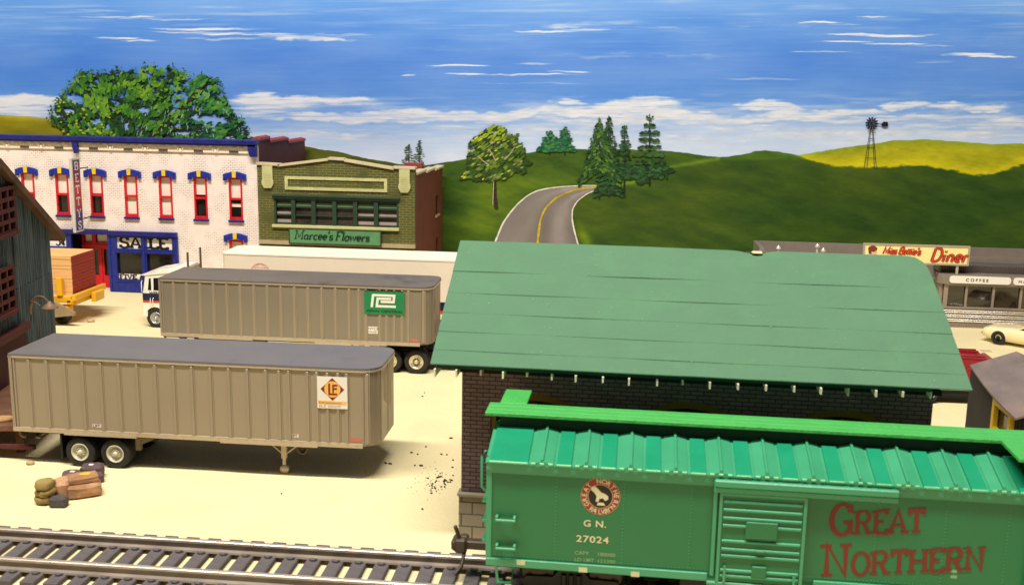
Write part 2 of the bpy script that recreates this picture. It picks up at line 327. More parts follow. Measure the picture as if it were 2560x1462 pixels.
def paint_sky(u,v):
    kv=[-400,0,60,150,250,310,350,400,430]; kr=[[92,146,232],[114,165,238],[100,152,232],[88,139,225],[94,145,226],[138,174,232],[186,206,240],[212,221,244],[214,222,244]]
    k=np.array(kr,float); vv=v+(fbm(u/160,v/18)-.5)*36
    c=np.stack([np.interp(vv,kv,k[:,i]) for i in range(3)],-1)
    side=np.clip((700-u)/900,0,1)*.6+np.clip((u-2200)/500,0,1)*.25
    c=c-side[...,None]*np.array([14,10,4])
    st=fbm(u/110,v/3.2,4)-.5; c=c+st[...,None]*np.array([12,9,5])
    pt=fbm(u/220+5,v/60+3,4)-.5; c=c+pt[...,None]*np.array([40,26,8])
    D=np.zeros_like(u); wu=u+(fbm(u/40,v/9)-.5)*60; wv=v+(fbm(u/30+9,v/14)-.5)*14+(fbm(u/150,v/300+4)-.5)*26
    for cx,cy,rx,ry,s in CL:
        if ry<5: d=((wu-cx)/rx)**2+((v+(fbm(u/60,v/50)-.5)*10-cy-(u-cx)*.012)/ (ry*1.25))**2
        else: d=((wu-cx)/(rx*1.05))**2+((wv-cy)/(ry*1.15))**2
        D=np.maximum(D,s*np.clip(1.25-d,0,1))
    n=fbm(u/70,v/4.2,6); a=ss(.06,1.0,D*(.02+1.8*n)+D*.10)*.97
    hz=ss(215,270,v)*ss(430,330,v)*ss(.42,.75,fbm(u/120+11,v/9+2,5))*.38; a=1-(1-a)*(1-hz)
    wz=ss(160,20,v)*ss(.50,.8,fbm(u/170+31,v/7+5,5))*.24; a=1-(1-a)*(1-wz)
    edge=fbm(u/30+50,v/6+7,4)
    cloud=np.array([232,232,240])[None]*np.ones(u.shape+(1,))-((1-edge)[...,None])*np.array([56,44,22])*ss(200,330,v)[...,None]
    c=c*(1-a[...,None])+cloud*a[...,None]
    return lin(np.clip(c,0,255))
def board(name,x0,x1,z0,z1,nx,nz,fn,Y):
    xs=np.linspace(x0,x1,nx); zs=np.linspace(z0,z1,nz); X,Z=np.meshgrid(xs,zs); u,v=proj(X,Z); c=fn(u,v).reshape(-1,3)
    V=np.stack([X,np.full_like(X,Y),Z],-1).reshape(-1,3); i=np.arange(nx*nz).reshape(nz,nx)
    F=np.stack([i[:-1,:-1],i[:-1,1:],i[1:,1:],i[1:,:-1]],-1).reshape(-1,4)
    return V,F,c
# top of the board follows its sawn upper edge, a hair below the frame's top at the left
ztl=on_y(0,-6,YB).z; ztr=on_y(2560,-6,YB).z
V,F,c=board('sky',-62,46,6.0,17.9,1500,440,paint_sky,YB)
f=(V[:,2]-6.0)/11.9; zt=ztl+(ztr-ztl)*(V[:,0]-on_y(0,0,YB).x)/(on_y(2560,0,YB).x-on_y(0,0,YB).x)
V[:,2]=6.0+f*(zt-6.0)
sky=colormesh('sky',V,F,c,PM,kind='structure')
bd=mat('dark_board_edge',C(30,26,24),rough=.9)
bk=MB(); bk.prism([(-62,0),(46,0),(46,ztr+.35),(-62,ztl-.35)],YB+.05,YB+.5); bb=bk.build('backdrop_board',bd); tag(bb,'dark edged upright board that carries the painted sky and hills behind the town','backdrop board')
# --- hills
HP=[(-1500,300),(-300,286),(0,288),(60,291),(130,298),(200,330),(640,350),(762,366),(800,374),(851,380),(889,391),(954,403),(1005,411),(1061,414),(1102,407),(1169,398),(1240,390),(1320,383),(1361,376),(1443,373),(1560,374),(1663,377),(1718,383),(1773,391),(1800,394),(1862,386),(1885,379),(1911,376),(1955,381),(1995,388),(2047,380),(2109,369),(2171,362),(2233,352),(2310,349),(2387,354),(2480,361),(2560,359),(2800,352),(4200,350)]
YG=[(-9000,0),(1990,389),(2032,403),(2078,414),(2171,419),(2233,417),(2307,413),(2372,425),(2443,437),(2480,436),(2526,421),(2560,410),(2800,395),(4200,420)]
hx,hy=zip(*HP); gx_,gy_=zip(*YG)
def paint_hill(u,v):
    top=np.interp(u,hx,hy)
    n=fbm(u/60,v/22,5)-.5; n2=fbm(u/240+3,v/90+8,4)-.5; n3=fbm(u/14,v/4,3)-.5; sw=fbm((u+v*1.6)/160,(v-u*.35)/26,4)-.5
    g=np.stack([64+0*u,92+0*u,22+0*u],-1)+n[...,None]*np.array([30,30,10])+sw[...,None]*np.array([46,42,8])+n3[...,None]*np.array([14,14,6])
    # lighter olive light near the road's left bank and at the hilltops
    lb=np.exp(-((u-1240-(v-480)*-.7)/90)**2)*ss(400,470,v); g=g+lb[...,None]*np.array([26,24,0])
    dk=np.exp(-((u-1130)/60)**2)*ss(380,460,v); g=g-dk[...,None]*np.array([18,16,4])
    g=g-(ss(480,640,v)*.6)[...,None]*np.array([18,18,4])
    ol=ss(1090,960,u)[...,None]*(u>600)[...,None]; g=g*(1-ol)+(np.array([86,92,24])+n[...,None]*30)*ol
    # the nearer right hill is a darker, browner green below its own ridge
    rid=np.interp(u,[1440,1500,1608,1663,1800,4000],[480,470,451,420,396,396]); rr=ss(0,8,v-rid+n3*6)*(u>1440); g2=np.stack([54+0*u,80+0*u,20+0*u],-1)+n[...,None]*np.array([22,20,6])+sw[...,None]*np.array([34,28,6])+n2[...,None]*np.array([40,24,0])+n3[...,None]*np.array([10,10,6])
    g=g*(1-rr[...,None])+g2*rr[...,None]
    ln=np.exp(-((v-rid)/5)**2)*(u>1500)*(u<1800); g=g+ln[...,None]*np.array([36,36,8])
    gt=np.exp(-((v-top)/12)**2)*(u>1790)*(u<1995); g=g+gt[...,None]*np.array([2,10,2])
    rb=np.exp(-((u-1452-(v-570)*.4)/14)**2)*ss(540,590,v); g=g+rb[...,None]*np.array([46,44,0])
    yb=np.interp(u,gx_,gy_); ye=ss(3,-3,v-yb+n3*10)*(u>1985)
    y=np.stack([168+0*u,164+0*u,20+0*u],-1)+ss(30,0,yb-v)[...,None]*np.array([34,26,0])+n[...,None]*np.array([40,36,10])+n3[...,None]*26-np.exp(-((v-top)/14)**2)[...,None]*np.array([26,10,-10])
    g=g*(1-ye[...,None])+y*ye[...,None]
    le=(ss(330,180,u))[...,None]; yl=np.stack([142+0*u,132+0*u,20+0*u],-1)+n[...,None]*50+np.exp(-((v-top)/8)**2)[...,None]*30-ss(300,345,v)[...,None]*np.array([26,20,0])
    g=g*(1-le)+yl*le
    return lin(np.clip(g,4,255))
us=np.concatenate([np.linspace(-1500,-40,80),np.linspace(-30,2590,1100),np.linspace(2600,3600,60)]); NR=150
tp=np.interp(us,hx,hy)+(fbm(us/14,us*0+3,4)-.5)*3
bx=np.array([on_y(a,b,YB-.03) for a,b in zip(us,tp)]); r_=np.linspace(0,1,NR)[:,None]**1.0
Z=bx[:,2][None,:]*(1-r_)+(-.02)*r_; X=np.repeat(bx[:,0][None,:],NR,0); u,v=proj(X,Z); c=paint_hill(u,v).reshape(-1,3)
V=np.stack([X,np.full_like(X,YB-.03),Z],-1).reshape(-1,3); i=np.arange(NR*len(us)).reshape(NR,len(us)); F=np.stack([i[:-1,:-1],i[:-1,1:],i[1:,1:],i[1:,:-1]],-1).reshape(-1,4)
hills=colormesh('hills',V,F,c,PM,kind='structure')
# --- road with its painted lines
ROADL=[(1206,688),(1237,607),(1257,558),(1273,535),(1292,512),(1317,490),(1342,477),(1370,471),(1402,467),(1457,464),(1494,464)]
ROADR=[(1470,691),(1447,618),(1435,574),(1430,547),(1431,522),(1443,503),(1465,486),(1480,479),(1494,474)]
ROADC=[(1335,689),(1343,613),(1351,547),(1364,519),(1388,496),(1424,479),(1455,472),(1490,468)]
def resamp(P,n,key=1):
    P=np.array(P,float); d=np.r_[0,np.cumsum(np.hypot(*np.diff(P,axis=0).T))]; t=np.linspace(0,d[-1],n); return np.stack([np.interp(t,d,P[:,0]),np.interp(t,d,P[:,1])],-1)
def smooth(P,k=3):
    P=P.copy()
    for _ in range(k): P[1:-1]=(P[:-2]+2*P[1:-1]+P[2:])/4
    return P
RL=smooth(resamp(ROADL,70)); RR=smooth(resamp(ROADR,70)); nn=24
V=[];cc=[]
for k in range(70):
    for j in range(nn):
        t=j/(nn-1); p=RL[k]*(1-t)+RR[k]*t; V.append(on_y(p[0],p[1],YB-.05)); n=fbm(np.array([t*4+3]),np.array([k*.035]),4)[0]-.5; e=abs(t-.5)
        cc.append(np.array([132,124,122])+n*44-6*math.cos(t*12.5)+ (8 if k>52 else 0))
F=[(k*nn+j,k*nn+j+1,(k+1)*nn+j+1,(k+1)*nn+j) for k in range(69) for j in range(nn-1)]
road=colormesh('road',[tuple(p) for p in V],F,lin(np.array(cc)),PM,kind='structure')
def ribbon(name,P,w,col,Y,parent,n=60,var=20):
    Q=smooth(resamp(P,n)); V=[];c=[]
    for k in range(n):
        d=Q[min(k+1,n-1)]-Q[max(k-1,0)]; d/=np.hypot(*d)+1e-9; nrm=np.array([-d[1],d[0]]); ww=(w(k/(n-1)) if callable(w) else w)*(.8+.4*random.random())
        for s in (-.5,.5): q=Q[k]+nrm*ww*s; V.append(tuple(on_y(q[0],q[1],Y))); c.append(np.array(col)+random.uniform(-var,var))
    return colormesh(name,V,[(2*k,2*k+1,2*k+3,2*k+2) for k in range(n-1)],lin(np.clip(np.array(c),0,255)),PM,parent)
ribbon('centre_line',ROADC,lambda t:6.5*(1-t)+3.5*t,(186,166,28),YB-.065,road)
ribbon('edge_line',ROADL[1:],lambda t:4.2*(1-t)+2*t,(222,216,206),YB-.066,road,var=12)
ribbon('edge_line',ROADR,lambda t:5*(1-t)+2*t,(222,216,206),YB-.067,road,var=12)
# --- painted trees: brush strokes laid on the board one over the other
class Strokes:
    def __init__(s,off): s.V=[];s.F=[];s.c=[];s.o=off
    def add(s,px,py,L,w,ang,col,var=10):
        ca,sa=math.cos(ang),math.sin(ang); b=len(s.V); s.o+=.00004
        k=random.uniform(-var,var); c=[x+k+random.uniform(-4,4) for x in col]
        pts=[(-.5,0),(-.3,.42),(.1,.5),(.5,.1),(.35,-.35),(-.1,-.5)]
        for a,d in pts:
            a=(a+random.uniform(-.06,.06))*L; d=(d+random.uniform(-.08,.08))*w
            s.V.append(tuple(on_y(px+a*ca-d*sa,py+a*sa+d*ca,YB-s.o))); s.c.append(c)
        s.F.append(tuple(range(b,b+6)))
    def path(s,P,w0,w1,col,n=30,var=8):
        Q=resamp(P,n); 
        for k in range(n-1):
            d=Q[k+1]-Q[k]; t=k/(n-1); s.add(*(Q[k]+d*.5),np.hypot(*d)*2.0,w0*(1-t)+w1*t,math.atan2(d[1],d[0]),col,var)
    def build(s,name,parent): return colormesh(name,s.V,s.F,lin(np.clip(np.array(s.c),0,255)),PM,parent)
def inpoly(x,y,P):
    r=False; j=len(P)-1
    for i in range(len(P)):
        if (P[i][1]>y)!=(P[j][1]>y) and x<(P[j][0]-P[i][0])*(y-P[i][1])/(P[j][1]-P[i][1])+P[i][0]: r=not r
        j=i
    return r
R=random.uniform
def ptree(name,label,cat,px,py,group=None): return thing(name,label,cat,on_y(px,py,YB-.05),group=group)
# big spreading tree behind the white building
t=ptree('broadleaf_tree','huge spreading green tree painted on the backdrop above the white brick building','tree',375,345)
st=Strokes(.09)
for P,w0,w1 in (([(372,352),(352,318),(332,285),(312,262),(285,235)],16,5),([(378,352),(400,325),(430,295),(462,262),(495,225),(520,205)],20,8),([(350,352),(338,330),(318,300)],9,3),([(400,340),(440,322),(500,320)],8,3),([(385,345),(390,300),(384,250),(390,215)],8,2)):
    st.path(P,w0,w1,(52,50,24),34)
st.path([(334,350),(326,318),(316,290)],3,2,(138,118,84),14); st.path([(378,345),(396,322),(424,296)],3,1.5,(146,126,86),14)
st.build('trunk',t)
OUT=[(150,352),(154,330),(140,312),(128,296),(137,262),(165,229),(185,200),(200,184),(233,180),(255,186),(302,174),(335,176),(371,168),(420,168),(453,182),(480,190),(522,191),(540,206),(552,232),(566,250),(577,279),(604,303),(628,345),(630,352)]
HOLES=[(172,274,17,10),(423,212,12,6),(388,226,6,8),(375,190,8,5),(335,198,6,4),(515,294,44,11),(440,312,26,7),(316,316,7,14),(455,330,22,9),(480,268,9,7),(240,300,10,8),(270,316,8,10),(560,300,14,10),(215,270,7,6),(350,250,6,7),(430,255,7,9),(505,240,6,7)]
st=Strokes(.10)
def okA(x,y): return inpoly(x,y,OUT) and not any(((x-a)/c)**2+((y-b)/d)**2<1 for a,b,c,d in HOLES)
def fill(n,poly,fn):
    k=0; xs=[p[0] for p in poly]; ys=[p[1] for p in poly]; g=0
    while k<n and g<n*40:
        g+=1; x,y=R(min(xs),max(xs)),R(min(ys),max(ys))
        if fn(x,y): k+=1; yield x,y
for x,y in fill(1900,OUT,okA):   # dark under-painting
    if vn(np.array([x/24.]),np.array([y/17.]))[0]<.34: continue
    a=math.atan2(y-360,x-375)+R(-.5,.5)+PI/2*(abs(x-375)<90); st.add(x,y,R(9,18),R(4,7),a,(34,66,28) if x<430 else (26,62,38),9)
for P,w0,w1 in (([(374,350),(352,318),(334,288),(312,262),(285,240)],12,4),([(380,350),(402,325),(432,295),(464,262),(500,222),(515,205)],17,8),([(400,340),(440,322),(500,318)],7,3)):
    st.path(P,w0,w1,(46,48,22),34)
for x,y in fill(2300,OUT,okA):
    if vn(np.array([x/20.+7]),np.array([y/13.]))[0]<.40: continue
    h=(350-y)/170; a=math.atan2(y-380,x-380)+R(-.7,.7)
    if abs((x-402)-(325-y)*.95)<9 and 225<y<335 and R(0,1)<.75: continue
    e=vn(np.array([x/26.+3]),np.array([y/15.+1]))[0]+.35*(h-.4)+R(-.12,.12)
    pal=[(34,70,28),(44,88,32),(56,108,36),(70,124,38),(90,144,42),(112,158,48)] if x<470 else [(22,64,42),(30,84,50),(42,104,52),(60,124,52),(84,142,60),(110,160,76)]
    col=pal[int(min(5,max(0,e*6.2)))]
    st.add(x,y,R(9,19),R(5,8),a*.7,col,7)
for x,y in fill(460,OUT,okA):
    e=vn(np.array([x/40.+2]),np.array([y/18.+5]))[0]+(.12 if y<230 else -.06)
    if e<.60: continue
    st.add(x,y,R(6,12),R(4,6),R(-.8,.8),random.choice([(104,152,42),(88,140,40),(120,158,46),(74,128,36)]),9)
for x,y in fill(60,[(140,352),(150,250),(260,250),(280,352)],okA): st.add(x,y,R(5,9),R(4,6),R(-.8,.8),random.choice([(160,176,40),(186,192,44),(138,164,38)]),10)
for x,y in fill(75,[(350,350),(340,270),(600,290),(620,350)],okA): st.add(x,y,R(7,13),R(1.5,2.4),R(1.3,1.9)-(x-480)*.004,random.choice([(130,170,150),(110,156,130),(150,186,172)]),10)
for _ in range(150):            # stray leaves off the outline
    i=random.randrange(3,len(OUT)-1); a,b=OUT[i],OUT[i-1]; k=R(0,1); x,y=a[0]*k+b[0]*(1-k),a[1]*k+b[1]*(1-k); dx,dy=x-375,y-330; l=math.hypot(dx,dy); q=abs(R(-1,1))**1.6*13
    st.add(x+dx/l*q,y+dy/l*q,R(5,10),R(2.5,4.5),R(0,3.1),random.choice([(48,96,36),(36,76,34),(70,120,60)]),10)
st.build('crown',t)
# tree by the road
t=ptree('broadleaf_tree','round yellow-green tree with bare brown trunk painted left of the road','tree',1239,520)
st=Strokes(.08); st.path([(1241,522),(1237,490),(1236,460),(1237,430),(1239,400)],11,9,(54,44,32),36); st.path([(1232,512),(1233,480),(1234,455)],2,2,(196,176,150),20)
for P in ([(1238,420),(1228,400),(1218,378)],[(1240,412),(1262,392),(1284,368)],[(1238,405),(1232,380),(1220,365)],[(1222,412),(1205,402),(1195,391)]): st.path(P,5,2,(74,60,42),14)
st.build('trunk',t)
O=[(1152,446),(1160,436),(1166,420),(1168,395),(1170,365),(1178,350),(1205,330),(1232,315),(1258,318),(1268,335),(1294,336),(1290,350),(1302,362),(1314,378),(1308,388),(1330,412),(1316,420),(1312,434),(1290,430),(1262,448),(1236,452),(1205,455),(1180,448)]
st=Strokes(.09)
HB=[(1216,372,4,4),(1236,352,3,3),(1208,402,8,4),(1266,402,9,3),(1292,396,8,3),(1250,372,3,4),(1282,368,4,5)]
okB=lambda x,y: inpoly(x,y,O) and not any(((x-a)/c)**2+((y-b)/d)**2<1 for a,b,c,d in HB)
for x,y in fill(520,O,okB): st.add(x,y,R(10,17),R(4.5,7),-.45+R(-.4,.4),random.choice([(44,66,22),(34,58,24),(56,78,24)]),8)
for x,y in fill(330,O,okB):
    hi=(y<352 and x<1262)
    e=vn(np.array([x/16.]),np.array([y/9.]))[0]; st.add(x,y,R(11,20),R(4,6),-.5+R(-.25,.25),random.choice([(142,164,36),(120,148,32),(158,176,42)]) if hi else ([(44,70,26),(58,88,28),(76,106,32),(108,132,40)][int(min(3.9,max(0,e*5-.4)))]),7)
for x,y in fill(46,O,okB): st.add(x,y,R(8,13),R(2.5,4),-.5+R(-.3,.3),random.choice([(196,206,70),(160,180,60),(150,150,120)]),10)
for P in ([(1221,412),(1207,402),(1196,391)],[(1239,402),(1230,384),(1222,374)],[(1262,398),(1276,384),(1286,369)]): st.path(P,3.2,2,(176,160,134),10)
st.build('crown',t)
def conifer(name,label,px,top,bot,hw,base,cols,tiers,droop,gap=.0,group=None,trunk=None,dens=1.0,sw=5,cat='tree'):
    t=ptree(name,label,cat,px,base,group); st=Strokes(.1); st.path([(px,base),(px,top+6)],trunk or 6,2,(26,36,22),26); st.build('trunk',t)
    st=Strokes(.11+R(0,.01))
    for k in range(tiers):
        f=(k+.5)/tiers; y=top+(bot-top)*f; half=hw*(f**.8)*R(.8,1.12)+3
        for s in (-1,1):
            for q in range(max(2,int(half/5*dens))):
                e=R(0,1); x=px+s*half*e; yy=y+droop*half*e+R(-3,3)
                st.add(x,yy,R(9,15)*(.5+.5*min(1,half/25)),sw*R(.7,1.2),s*math.atan(droop)+R(-.25,.25)+(0 if s>0 else 0),random.choice(cols),8)
    st.add(px,top+3,9,3,PI/2,cols[0],5); st.build('crown',t); return t
DG=[(26,58,30),(34,70,34),(22,48,28),(44,84,38)]; LG=[(84,120,40),(62,104,40),(48,84,36),(36,66,32),(30,58,30)]; TG=[(26,88,58),(36,104,64),(22,74,50),(70,130,66)]
conifer('spruce_tree','tiny thin spruce painted on the ridge above the flower shop, left of a pair',1022,362,410,15,414,[(64,84,44),(84,104,54),(56,72,40)],8,.15,group='pair of tiny spruces painted on the ridge',trunk=3,sw=3.5,dens=.9)
conifer('spruce_tree','tiny thin spruce painted on the ridge above the flower shop, right of a pair',1048,352,408,12,412,[(58,76,44),(74,94,50),(48,66,38)],9,.1,group='pair of tiny spruces painted on the ridge',trunk=3,sw=3.2,dens=.9)
for px,tp_,hw,lab in ((1374,328,30,'left one'),(1412,318,30,'taller right one')):
    conifer('bushy_tree','small bushy teal-green evergreen painted on the hilltop, %s of a touching pair'%lab,px,tp_,380,hw,386,TG,7,-.02,group='pair of bushy evergreens on the hilltop',trunk=4,sw=5,dens=2.4)
conifer('spruce_tree','dark spruce painted behind the tallest light-tipped spruce',1522,290,484,34,490,DG,17,.30,trunk=6,sw=6,dens=1.9)
conifer('spruce_tree','thin dark spruce painted between the two large spruces',1561,314,446,24,486,DG+[(36,84,52)],12,.1,trunk=5,sw=6,dens=1.6)
conifer('spruce_tree','right hand spruce with flat spreading tiers painted beside the road',1624,286,450,50,462,DG+[(56,92,60),(50,90,44)],9,.04,trunk=6,sw=8,dens=1.8)
conifer('spruce_tree','tallest spruce with light yellow-green branch tips painted at the end of the road',1498,294,428,48,496,LG,15,.75,trunk=5,sw=6,dens=1.9)
t=ptree('shrub','dark low thicket painted under the spruces beside the road','shrub',1570,470); st=Strokes(.1)
for a,b,rx,ry,n in ((1520,470,22,16,90),(1550,430,50,20,190),(1640,425,44,14,90),(1590,436,44,12,80),(1603,452,14,9,40)):
    for _ in range(n):
        q=R(0,2*PI); r=math.sqrt(R(0,1)); st.add(a+rx*r*math.cos(q),b+ry*r*math.sin(q),R(10,16),R(4,7),R(-.35,.35),random.choice(DG),7)
st.build('foliage',t)
# windmill
t=ptree('windmill','small black farm windmill painted on the yellow field at the upper right','windmill',2174,422); wm=(22,24,44)
st=Strokes(.09)
for P in ([(2175.5,322),(2160.5,419)],[(2177,322),(2167,419)],[(2181,322),(2186,421)],[(2182.5,322),(2191.5,423)]): st.path(P,1.2,1.6,wm,40,2)
for y,a,b in ((331,2170,2190),(347,2172,2185),(369,2169,2186.5),(395,2164,2189)): st.path([(a,y),(b,y+1)],1.5,1.5,wm,8,2)
st.build('tower',t)
st=Strokes(.12)
for k in range(12):
    a=2*PI*k/12+.1; st.add(2179.5+11*math.cos(a),309+11*math.sin(a),13,5.0,a,wm,3)
    st.path([(2179.5,309),(2179.5+8*math.cos(a),309+8*math.sin(a))],1.6,1.6,wm,4,2)
st.add(2179.5,309,7,7,0,wm,2); st.build('wind_wheel',t)
st=Strokes(.125); st.path([(2186,310),(2204,311)],2.2,2.2,wm,8,2); st.add(2212,311,19,12,0,wm,2); st.add(2216,311,10,13,0,wm,2); st.build('tail_vane',t)
# ================================================================ buildings
white_br=brick('white_painted_brick',C(250,236,230),C(246,230,224),C(158,136,118),bw=.25,bh=.1,ms=.011,patch=(.42,.58),bump=.6)
navy=mat('navy_paint',C(30,34,118),rough=.45,var=.22,vscale=2.5)
blue=mat('blue_paint',C(28,44,150),rough=.45,var=.35,vscale=6)
redp=mat('red_paint',C(206,26,40),rough=.45,var=.18,vscale=5)
yel=mat('yellow_paint',C(236,200,30),rough=.5,var=.12)
whitep=mat('white_plastic',C(244,236,226),rough=.5,var=.03)
blindm=mat('roller_blind',C(240,226,214),rough=.7,var=.04)
black=mat('black_ink',C(18,16,16),rough=.6,var=.05)
gl=glass(); roofm=mat('tar_roof',C(60,56,54),rough=.9)
grayv=mat('grey_vent',C(150,144,138),rough=.7)
def win_set(parent,cx,z0,z1,y,hw,blinds,hz):
    """red double-hung window with blue hood, yellow keystone, blue sill"""
    f=MB(); f.holed(cx-hw,cx+hw,z0,z1,y-.03,.16,[(cx-hw+.1,cx+hw-.1,z0+.16,(z0+z1)/2-.05),(cx-hw+.1,cx+hw-.1,(z0+z1)/2+.06,z1-.1)])
    f.box(cx-hw-.0,cx+hw,y-.07,y-.031,z0,z0+.14); f.box(cx-hw+.05,cx+hw-.05,y-.05,y-.031,(z0+z1)/2-.06,(z0+z1)/2+.06)
    w=f.build('window',redp,parent)
    B('pane',gl,w,cx-hw+.02,cx+hw-.02,y+.17,y+.2,z0+.02,z1-.02)
    zm=(z0+z1)/2
    if blinds[0]>0: B('blind',blindm,w,cx-hw+.1,cx+hw-.1,y+.135,y+.15,z1-.1-(z1-zm-.1)*blinds[0],z1-.1)
    if blinds[1]: 
        a,b=blinds[1]; B('blind',blindm,w,cx-hw+.1,cx+hw-.1,y+.135,y+.15,zm-.05-(zm-z0-.2)*b,zm-.05-(zm-z0-.2)*a)
    zt=hz; a0=[]; n=10; W_=hw+.27
    top=[(cx-W_+2*W_*i/n, zt-.15+.15*math.sin(PI*i/n)) for i in range(n+1)]
    bot=[(cx+W_,zt-.52),(cx+W_-.16,zt-.52),(cx+W_-.16,zt-.38)]+[(cx+hw-.02-2*(hw-.02)*i/8, zt-.40+.07*math.sin(PI*i/8)) for i in range(9)]+[(cx-W_+.16,zt-.38),(cx-W_+.16,zt-.52),(cx-W_,zt-.52)]
    MB().prism(top+bot,y-.17,y+.04).build('hood',blue,w)
    MB().prism([(cx-.10,zt-.33),(cx+.10,zt-.33),(cx+.12,zt+.03),(cx-.12,zt+.03)],y-.22,y-.1705).build('keystone',yel,w)
    if z0>2: B('sill',navy,w,cx-hw-.06,cx+hw+.06,y-.16,y+.04,z0-.13,z0-.002,bv=.02)
    return w
Y=59.5
t=store=thing('store_building','white painted brick two-storey store with red windows and blue cornice','building',(-30.4,Y,0))
cxs=[-30.43+2.1*k for k in range(-4,5)]
holes=[(c-.40,c+.40,4.5,6.94) for c in cxs]+[(-36.4,-25.66,0,3.66),(-22.5,-21.7,.9,3.32)]
MB().holed(-40,-20.72,0,8.35,Y,.35,holes).build('front_wall',white_br,t)
bl={0:(.92,None),1:(.98,(.02,.98)),2:(.98,(.02,.98)),3:(.84,None),4:(.96,(.22,.42)),-1:(.98,None),-2:(.95,None),-3:(.9,None),-4:(.9,None)}
for k in range(-4,5): win_set(t,-30.43+2.1*k,4.5,6.94,Y,.40,bl[k],7.28+.004*k)
win_set(t,-22.1,.9,3.32,Y,.42,(.3,None),3.74)
# side wall stepping down to the back, with red tile copings
br=brick('red_brown_brick',C(112,50,42),C(100,44,38),C(88,42,36),axis='y',bump=.25,var=.1)
MB().prism([(59.86,0),(68.9,0),(68.9,8.62),(65.35,8.62),(65.35,8.86),(61.8,8.86),(61.8,9.08),(59.86,9.08)],-21.06,-20.70,axis='x').build('side_wall',br,t)
MB().box(-40,-21.07,59.86,68.9,7.6,7.75).build('roof',roofm,t); B('rear_wall',br,t,-40,-21.07,68.6,68.9,0,8.5)
cop=mat('red_coping_tile',C(150,62,58),rough=.6,var=.2,vscale=5,bump=.5,bscale=10)
for y0,y1,z in ((59.9,61.75,9.08),(61.8,65.3,8.86),(65.35,68.9,8.62)):
    m=MB(); n=int((y1-y0)/.3)
    for i in range(n):
        a=y0+(y1-y0)*i/n; b=y0+(y1-y0)*(i+1)/n; m.prism([(-21.14,z+.002),(-20.62,z+.002),(-20.64,z+.12+.03*(i%2)),(-20.88,z+.20+.03*(i%2)),(-21.12,z+.12+.03*(i%2))],a,b)
    m.build('coping',cop,t)
B('chimney',cop,t,-40.4,-39.15,63,64,7.75,9.72)
# cornice
m=MB(); m.box(-40,-20.66,59.12,59.9,8.86,9.12,bv=.04); m.box(-40,-20.70,59.2,59.46,8.76,8.858)
m.build('cornice',navy,t)
MB().prism([(-21.16,8.859),(-20.66,8.859),(-20.66,8.17),(-21.02,8.17),(-21.12,8.5)],59.2,59.499).build('cornice_bracket',navy,t)
MB().prism([(-31.62,8.757),(-31.28,8.757),(-31.3,8.4),(-31.36,8.14),(-31.5,8.14),(-31.56,8.4)],59.15,59.499).build('cornice_bracket',navy,t)
fz=MB(); fz.holed(-40,-21.17,8.3505,8.757,59.40,.3,[(c-.28,c+.28,8.3505,8.50) for c in cxs])
fz.box(-40,-20.72,59.7005,59.85,8.3505,8.859)
for c in cxs:
    for dx in (-.56,-.42,-.14,0,.14,.42,.56):
        fz.prism([(c+dx-.06,8.70),(c+dx+.06,8.70),(c+dx,8.53)],59.33,59.398)
    for dx in (-.9,-1.2): fz.prism([(c+dx-.07,8.70),(c+dx+.07,8.70),(c+dx,8.46)],59.33,59.398); 
    fz.box(c-1.12,c-1.0,59.34,59.398,8.36,8.58)
for x in np.arange(-39.9,-21.3,.42): fz.prism([(x,8.752),(x+.28,8.752),(x+.14,8.64)],59.36,59.399)
fz.build('frieze',mat('white_brick_trim',C(240,226,206),rough=.7,var=.06,bump=.4),t)
for c in cxs: B('vent',grayv,t,c-.28,c+.28,59.46,59.5,8.352,8.5)
# shop front
P=lambda a,b,y=59.35:on_y(a,b,y)
xl,xr=-29.85,-25.6
m=MB(); m.box(-36.35,-25.62,59.22,59.499,3.42,3.66); m.build('shop_header',navy,t)
def bay(x0,x1,sale,txt2):
    w=x1-x0; p=.36; gm=.17
    l0,l1=x0+.5,x0+w*.475; r0,r1=x0+w*.55,x1-.33
    fr=MB().holed(x0,x1,.0,3.418,59.35,.14,[(l0,l1,.78,2.35),(r0,r1,.78,2.35),(l0,l1,2.62,3.28),(r0,r1,2.62,3.28)])
    for a,b in ((l0,l1),(r0,r1)): fr.box(a-.06,b+.06,59.28,59.348,2.4,2.5); fr.box(a-.06,b+.06,59.30,59.348,.66,.74)
    fr.box(x0,x0+.14,59.3,59.348,.1,3.3); fr.box(x1-.14,x1,59.3,59.348,.1,3.3); fr.box(x0+w*.475+.1,x0+w*.475+.22,59.3,59.348,.75,3.3)
    fr.box(x0,x0+.12,59.4905,60.6,0,3.418)
    b=fr.build('shop_window',mat('blue_shop_paint',C(28,42,130),rough=.4,var=.3,vscale=5),t)
    B('pane',gl,b,x0+.2,x1-.12,59.56,59.6,.5,3.3)
    s=B('sale_banner',whitep,b,x0+.42,x1-.28,59.52,59.54,2.56,3.3) if sale else B('price_banner',whitep,b,x0+.42,x1-.28,59.52,59.54,2.56,3.3)
    return b,s
b1,s1=bay(-29.85,-25.6,True,None)
slab('SA',.60,.30,black,b1,T_front(on_y(297,600,59.5).x,59.515,2.67),xs=1.6,track=.0,contrast=.5)
slab('LE',.60,.30,black,b1,T_front(on_y(371,600,59.5).x,59.515,2.67),xs=1.5,track=.0,contrast=.5)
B('five_banner',whitep,b1,-29.38,-27.86,59.50,59.515,.79,1.09)
slab('FIVE &',.24,.32,black,b1,T_front(-29.30,59.495,.82),xs=1.75,track=.03,contrast=.6)
b2,s2=bay(-36.3,-32.1,False,None)
slab('5\u00a2',.5,.2,black,b2,T_front(-33.2,59.515,2.68),xs=1.1)
